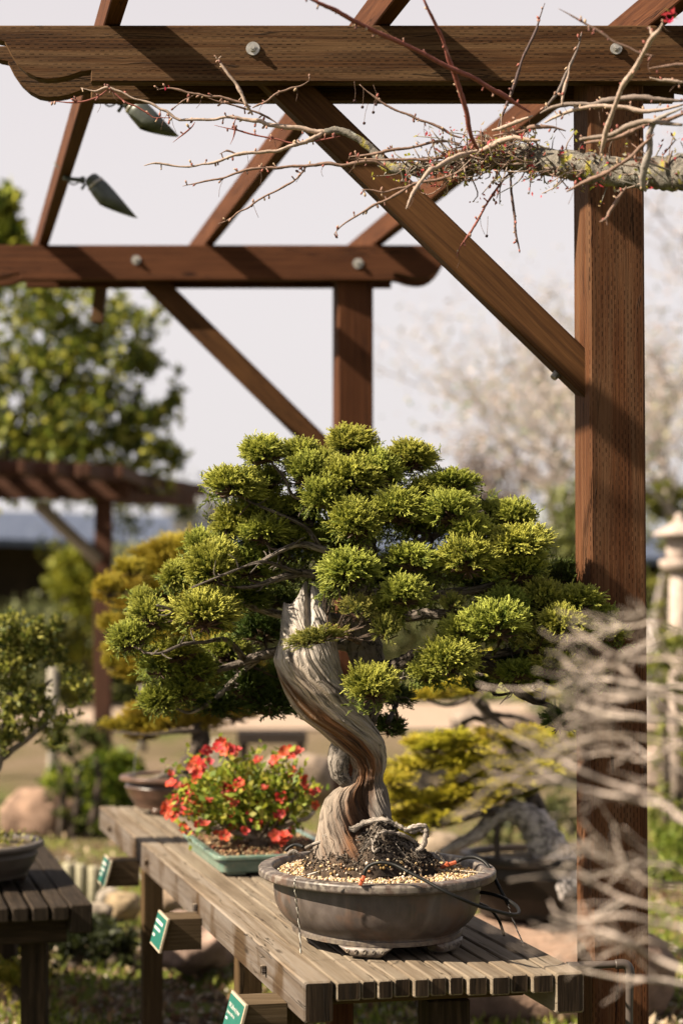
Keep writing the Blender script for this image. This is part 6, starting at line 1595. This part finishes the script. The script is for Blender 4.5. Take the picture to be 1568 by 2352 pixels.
bush('shrub', [(165, 1300, 50, 54, 27, 900), (200, 1370, 50, 50, 27, 800), (150, 1345, 44, 40, 27, 500)], [(.17, .19, .015), (.26, .26, .02), (.10, .12, .012)], .09, 'bright yellow green shrub left of the dark far post', 24)
bush('shrub', [(200, 1480, 60, 60, 28, 900), (250, 1540, 50, 70, 28, 500), (310, 1430, 60, 120, 28, 1200)], DGR, .09, 'dark green shrub mass either side of the dark far post', 24)
bush('clipped_shrub', [(320, 1310, 70, 50, 28, 1400), (400, 1300, 80, 54, 28, 1500), (480, 1310, 60, 60, 28, 900)], [(.19, .21, .13), (.26, .27, .17), (.13, .15, .09)], .09, 'pale grey green bush behind the golden juniper', 26, shell=.7)
bush('low_juniper', [(150, 1795, 50, 26, 13.3, 1400), (200, 1790, 50, 40, 13.3, 1600), (250, 1760, 44, 36, 13.3, 1400), (240, 1820, 60, 40, 13.3, 1800), (290, 1780, 40, 50, 13.3, 1200), (180, 1850, 60, 26, 13.3, 1000), (220, 1880, 60, 20, 13.3, 800), (300, 1850, 50, 40, 13.3, 1000)], [(.12, .17, .014), (.20, .24, .02), (.06, .09, .012), (.28, .30, .035)], .042, 'low spreading bright green juniper behind the far corner of the bench', 22)
bush('shrub', [(170, 1700, 44, 44, 13, 220), (130, 1690, 30, 30, 13, 120), (225, 1690, 30, 40, 13, 160)], DGR, .05, 'small dark sprig of a bush below the left bonsai', 16)
bush('low_shrub', [(60, 2230, 50, 34, 7.6, 260), (20, 2240, 40, 30, 7.6, 200)], [(.26, .24, .03), (.36, .30, .05), (.14, .15, .02)], .03, 'small yellow weed growing in the shade under the low left bench', 18)
bush('shrub', [(1400, 1180, 130, 70, 22, 1200), (1310, 1150, 44, 60, 22, 420), (1290, 1290, 60, 70, 22, 900), (1250, 1270, 60, 60, 22, 700)], [(.13, .15, .04), (.20, .21, .06), (.09, .10, .03)], .08, 'olive green shrub behind the near post', 24)
bush('shrub', [(1520, 1150, 40, 56, 20, 500), (1565, 1160, 40, 36, 20, 300)], [(.16, .17, .03), (.26, .25, .05), (.10, .11, .02)], .07, 'yellow green shrub right of the near post, above the lantern', 22)
bush('shrub', [(1530, 1990, 60, 60, 11, 700), (1500, 2060, 50, 50, 11, 500), (1560, 1930, 50, 40, 11.5, 400)], [(.12, .17, .02), (.19, .24, .03), (.26, .28, .05)], .04, 'fresh green low plant right of the near post', 22)
bush('shrub', [(1540, 1640, 50, 60, 27, 500), (1500, 1600, 40, 40, 27, 300)], [(.16, .17, .05), (.24, .22, .08)], .06, 'dry olive bush right of the post behind the bare twigs', 20)
bush('shrub', [(720, 1460, 160, 90, 29, 1800), (880, 1480, 120, 90, 29, 1300), (1050, 1460, 120, 90, 29, 1200), (560, 1440, 100, 80, 29, 900)], [(.13, .14, .05), (.20, .19, .09), (.09, .10, .035)], .11, 'mid green hedge like planting seen through gaps in the juniper crown', 24)
bush('shrub', [(1130, 1900, 60, 40, 12.5, 400), (1240, 1860, 60, 40, 12.5, 300), (1290, 1880, 40, 50, 12.5, 350)], [(.12, .13, .04), (.2, .18, .08), (.07, .08, .03)], .045, 'low dark plant beside the silvery bonsai trunk', 20)
DK2 = [(.020, .028, .008), (.035, .045, .012), (.012, .016, .006)]  # leaf colours darkened to stand in for shade round the low bench
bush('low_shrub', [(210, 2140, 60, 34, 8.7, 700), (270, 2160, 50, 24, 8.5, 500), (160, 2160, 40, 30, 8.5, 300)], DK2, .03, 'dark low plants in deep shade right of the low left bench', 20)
bush('low_shrub', [(60, 2160, 70, 40, 8.2, 600), (0, 2150, 60, 40, 8.2, 500)], DK2, .03, 'added dark low plants standing in for the deep shade under the low left bench', 20)
# sparse hazy deciduous trees, right
def sparse_tree(name, px, base_y, top_y, d, rx, label, cols, n, seed, tc=(.34, .30, .285), leaf=.06, dens=20):
    r = random.Random(seed); o = empty(name, Vector((P(px, 1360, d).x, d, 0)), label, 'tree', 'hazy leafless trees beyond the pergola')
    mb = MB(); tips = []
    b = P(px, base_y, d); b.z = 0; top = P(px, top_y, d).z
    def grow(p, dr, L, rad, k):
        m_ = 6; pts = [p]; dd = dr
        for i in range(m_): dd = (dd + Vector((r.gauss(0, .14), r.gauss(0, .14), r.gauss(.03, .1)))).normalized(); pts.append(pts[-1] + dd * L / m_)
        tube(mb, pts, [rad * (1 - .55 * i / m_) for i in range(m_ + 1)], 6 if k > 2 else 4, col=tc)
        tips.extend(pts[2:] if k < 3 else [])
        if k:
            for _ in range(r.randint(3, 4)):
                i = r.randint(2, m_); a = r.uniform(0, 6.28)
                nd = (dd * .75 + Vector((math.cos(a), math.sin(a), r.uniform(-.1, .5))) * .75).normalized()
                grow(pts[i], nd, L * r.uniform(.55, .78), rad * .5, k - 1)
    H = top; grow(b, Vector((0, 0, 1)), H * .42, rx * PX(d) * .10, 5)
    mb.build('trunk', M['bark'], o, True)
    T_ = np.array([tuple(q) for q in tips]); idx = rng.integers(0, len(T_), n)
    V, F, C = leaves(T_[idx] + rng.normal(size=(n, 3)) * .20, None, leaf, cols)
    m_ = npmesh('crown', V, F, C, M['leaf'], True); m_.parent = o; m_.matrix_parent_inverse = Matrix.Translation(o.location).inverted()
PKL = [(.42, .345, .32), (.35, .29, .26), (.50, .42, .38), (.34, .32, .22), (.27, .27, .19)]
sparse_tree('budding_tree', 1500, 1500, 60, 24, 360, 'pale pinkish budding tree filling the sky right of the near post', PKL, 9000, 3)
sparse_tree('budding_tree', 1240, 1500, 300, 27, 300, 'faint hazy budding tree left of the near post', PKL, 6500, 8, tc=(.42, .38, .37))
sparse_tree('budding_tree', 1690, 1500, 100, 20, 300, 'greyish budding tree leaning in from the right edge', PKL + [(.10, .16, .06)], 5000, 14)
bush('bare_shrub', [(1110, 1090, 60, 80, 30, 700), (1170, 1120, 70, 60, 30, 500), (1060, 1140, 60, 50, 30, 400)], [(.24, .19, .17), (.30, .25, .23), (.18, .15, .13)], .10, 'grey brown leafless bush on the skyline above the juniper', 20, spread=.2, stem=[[(1120, 1500, 30, 14), (1120, 1250, 30, 10), (1110, 1080, 30, 5)], [(1120, 1300, 30, 8), (1160, 1100, 30, 4)]])
bush('bare_shrub', [(450, 1180, 60, 50, 32, 400), (520, 1150, 60, 60, 32, 500), (560, 1190, 70, 40, 32, 300)], [(.26, .24, .22), (.32, .30, .27), (.18, .19, .15)], .10, 'soft grey bush on the skyline left of the juniper crown', 20, spread=.2, stem=[[(500, 1500, 32, 14), (500, 1150, 32, 5)]])

# ---------------------------------------------------------------- long low pavilion with blue grey roof
bld = empty('pavilion', (0, 33, 0), 'long low dark timber pavilion with blue grey roof across the background', 'building')
t = NT('blue_roof', .8, .1); g = t.noise(t.map(t.gen(), (14, 1, 1)), 1.0, 3)
t.col(t.ramp(g, [(.3, (.055, .07, .115)), (.7, (.095, .115, .17))])); M['roof'] = t.m
M['wallbrown'] = plain('dark_timber_wall', (.020, .012, .008), .8, .2, 0, .5, 1.5)
M['wallpanel'] = plain('warm_wall_panel', (.08, .038, .016), .8, .2, 0, .3, 1.5)
def Q3(x, y, d): return P(x, y, d)
eL, eR = P(-500, 1222, 33.0), P(2200, 1302, 43.0)
rL, rR = P(-500, 1158, 37), P(2200, 1244, 47)
mb = MB(); th = Vector((0, 0, -.12)); 
mb.add([eL, eR, rR, rL, eL + th, eR + th, rR + th, rL + th], [(0, 1, 2, 3), (7, 6, 5, 4), (0, 4, 5, 1), (1, 5, 6, 2), (2, 6, 7, 3), (3, 7, 4, 0)]); mb.build('roof', M['roof'], bld)
dirb = (eR - eL); dirb.z = 0; dirb.normalize(); nb = Vector((-dirb.y, dirb.x, 0))
mb = MB(); a = eL + nb * 1.4; b = eR + nb * 1.4; a.z = b.z = 0; w2 = nb * .2; ha, hb = Vector((0, 0, eL.z + .15)), Vector((0, 0, eR.z + .15))
mb.add([a, b, b + hb, a + ha, a + w2, b + w2, b + w2 + hb, a + w2 + ha], [(0, 1, 2, 3), (7, 6, 5, 4), (1, 5, 6, 2), (0, 3, 7, 4), (3, 2, 6, 7)]); mb.build('wall', M['wallbrown'], bld)
Lb = (eR - eL).length
for k in range(10):
    f = (k + .4) / 10; p = eL.lerp(eR, f) + nb * .5; h = p.z - .1
    mb = MB(); board(mb, (p.x, p.y, -.05), (p.x, p.y, h), .16, .16, up=(0, 1, 0)); mb.build('post', M['wallbrown'], bld)
    if k % 2 == 0:
        q0 = eL.lerp(eR, f + .02) + nb * 1.34; q1 = eL.lerp(eR, f + .07) + nb * 1.34; mb = MB()
        board(mb, (q0.x, q0.y, 1.1), (q1.x, q1.y, 1.1), .05, .9); mb.build('panel', M['wallpanel'], bld)

# ---------------------------------------------------------------- second pergola farther off
fp = empty('pergola', (P(238, 1360, 16.5).x, 16.5, 0), 'smaller dark brown pergola farther off at the left, its post in front of the pavilion', 'pergola')
M['farwood'] = plain('far_pergola_wood', (.055, .022, .012), .8, .2, 0, .35, 3)
def fb(name, a, b, w, h, up=(0, 0, 1)):
    mb = MB(); board(mb, a, b, w, h, up, ch=.006); mb.build(name, M['farwood'], fp)
g0 = P(238, 1360, 16.4); fb('post', (g0.x, g0.y, -.05), (g0.x, g0.y, P(238, 1120, 16.4).z), .135, .135, (0, 1, 0))
fb('beam', P(-200, 1128, 16.3), P(300, 1128, 16.3), .09, .13); fb('beam', P(-200, 1110, 16.55), P(320, 1112, 16.55), .06, .13)
fb('beam', P(-300, 1060, 14.2), P(260, 1085, 16.1), .06, .12); fb('beam', P(180, 1080, 15.2), P(470, 1128, 19), .05, .11); fb('beam', P(240, 1140, 16.4), P(440, 1148, 18.5), .08, .12)
for k in range(6):
    x = -60 + k * 75; fb('rafter', P(x - 40, 1066 + k * 3, 14.6), P(x + 40, 1100 + k * 3, 18.2), .05, .09)
mb = MB(); board(mb, P(88, 1158, 16.1), P(228, 1290, 16.2), .05, .10, (.7, 0, .7)); mb.build('brace', M['slat'], fp)

# ---------------------------------------------------------------- stone lantern and stone posts
M['lant'] = vcol('lantern_stone', .9, .4, 20, .01)
bush('low_shrub', [(1550, 1490, 44, 44, 12.6, 500), (1510, 1540, 40, 40, 12.6, 300)], [(.16, .18, .03), (.26, .26, .05), (.10, .12, .02)], .04, 'yellow green bush hiding the foot of the pale stone lantern', 20)
ln = empty('stone_lantern', (P(1556, 1360, 14).x, 14, 0), 'pale stone lantern on a column at the right edge', 'lantern')
LC = (.42, .34, .30)
def ring(nm, pts, n=20): 
    mb = MB(); tube(mb, [P(1558, y, 14) for y, r in pts], [r * PX(14) for y, r in pts], n, col=LC, rough=.03); mb.build(nm, M['lant'], ln, True)
b0 = P(1558, 1360, 14); mb = MB(); tube(mb, [(b0.x, 14, -.05), (b0.x, 14, P(1558, 1460, 14).z), (b0.x, 14, P(1558, 1312, 14).z)], [.085, .07, .062], 20, col=LC, rough=.04); mb.build('column', M['lant'], ln, True)
ring('platform', [(1318, 20), (1308, 44), (1292, 50), (1286, 46)], 6); ring('light_chamber', [(1286, 28), (1282, 30), (1228, 30), (1224, 26)], 8)
ring('cap', [(1232, 64), (1226, 66), (1214, 40), (1200, 18), (1194, 10), (1186, 12), (1178, 3)], 6)
def stonepost(px, y0, y1, w, d, label):
    mb = MB(); b = P(px, y0, d); r = w / 2 * PX(d)
    tube(mb, [(b.x, b.y, -.05), (b.x, b.y, b.z * .5), (b.x, b.y, b.z - r * .5), (b.x, b.y, b.z)], [r * 1.15, r, r * .95, r * .4], 10, col=(.28, .25, .21), rough=.12)
    tag(mb.build('stone_post', M['stone'], None, True), label, 'post', 'pale stone posts in the garden')
stonepost(122, 1530, 1700, 26, 13.5, 'pale stone post below the left bonsai foliage')
stonepost(330, 1380, 1480, 16, 20, 'short pale stone post right of the dark far post')
# distant dark timber display table
tb2 = empty('timber_table', (P(620, 1360, 14.8).x, 14.8, 0), 'low dark timber table in shade beyond the quince', 'table')
mb = MB(); board(mb, P(545, 1694, 14.8), P(705, 1694, 14.8), .10, .085); mb.build('table_top', M['shade_dark'], tb2)  # dark slit of shade put into the colour of the top
for x in (560, 690):
    q = P(x, 1700, 14.8); mb = MB(); board(mb, (q.x, q.y, -.05), (q.x, q.y, q.z - .01), .06, .06, up=(0, 1, 0)); mb.build('leg', M['wallbrown'], tb2)
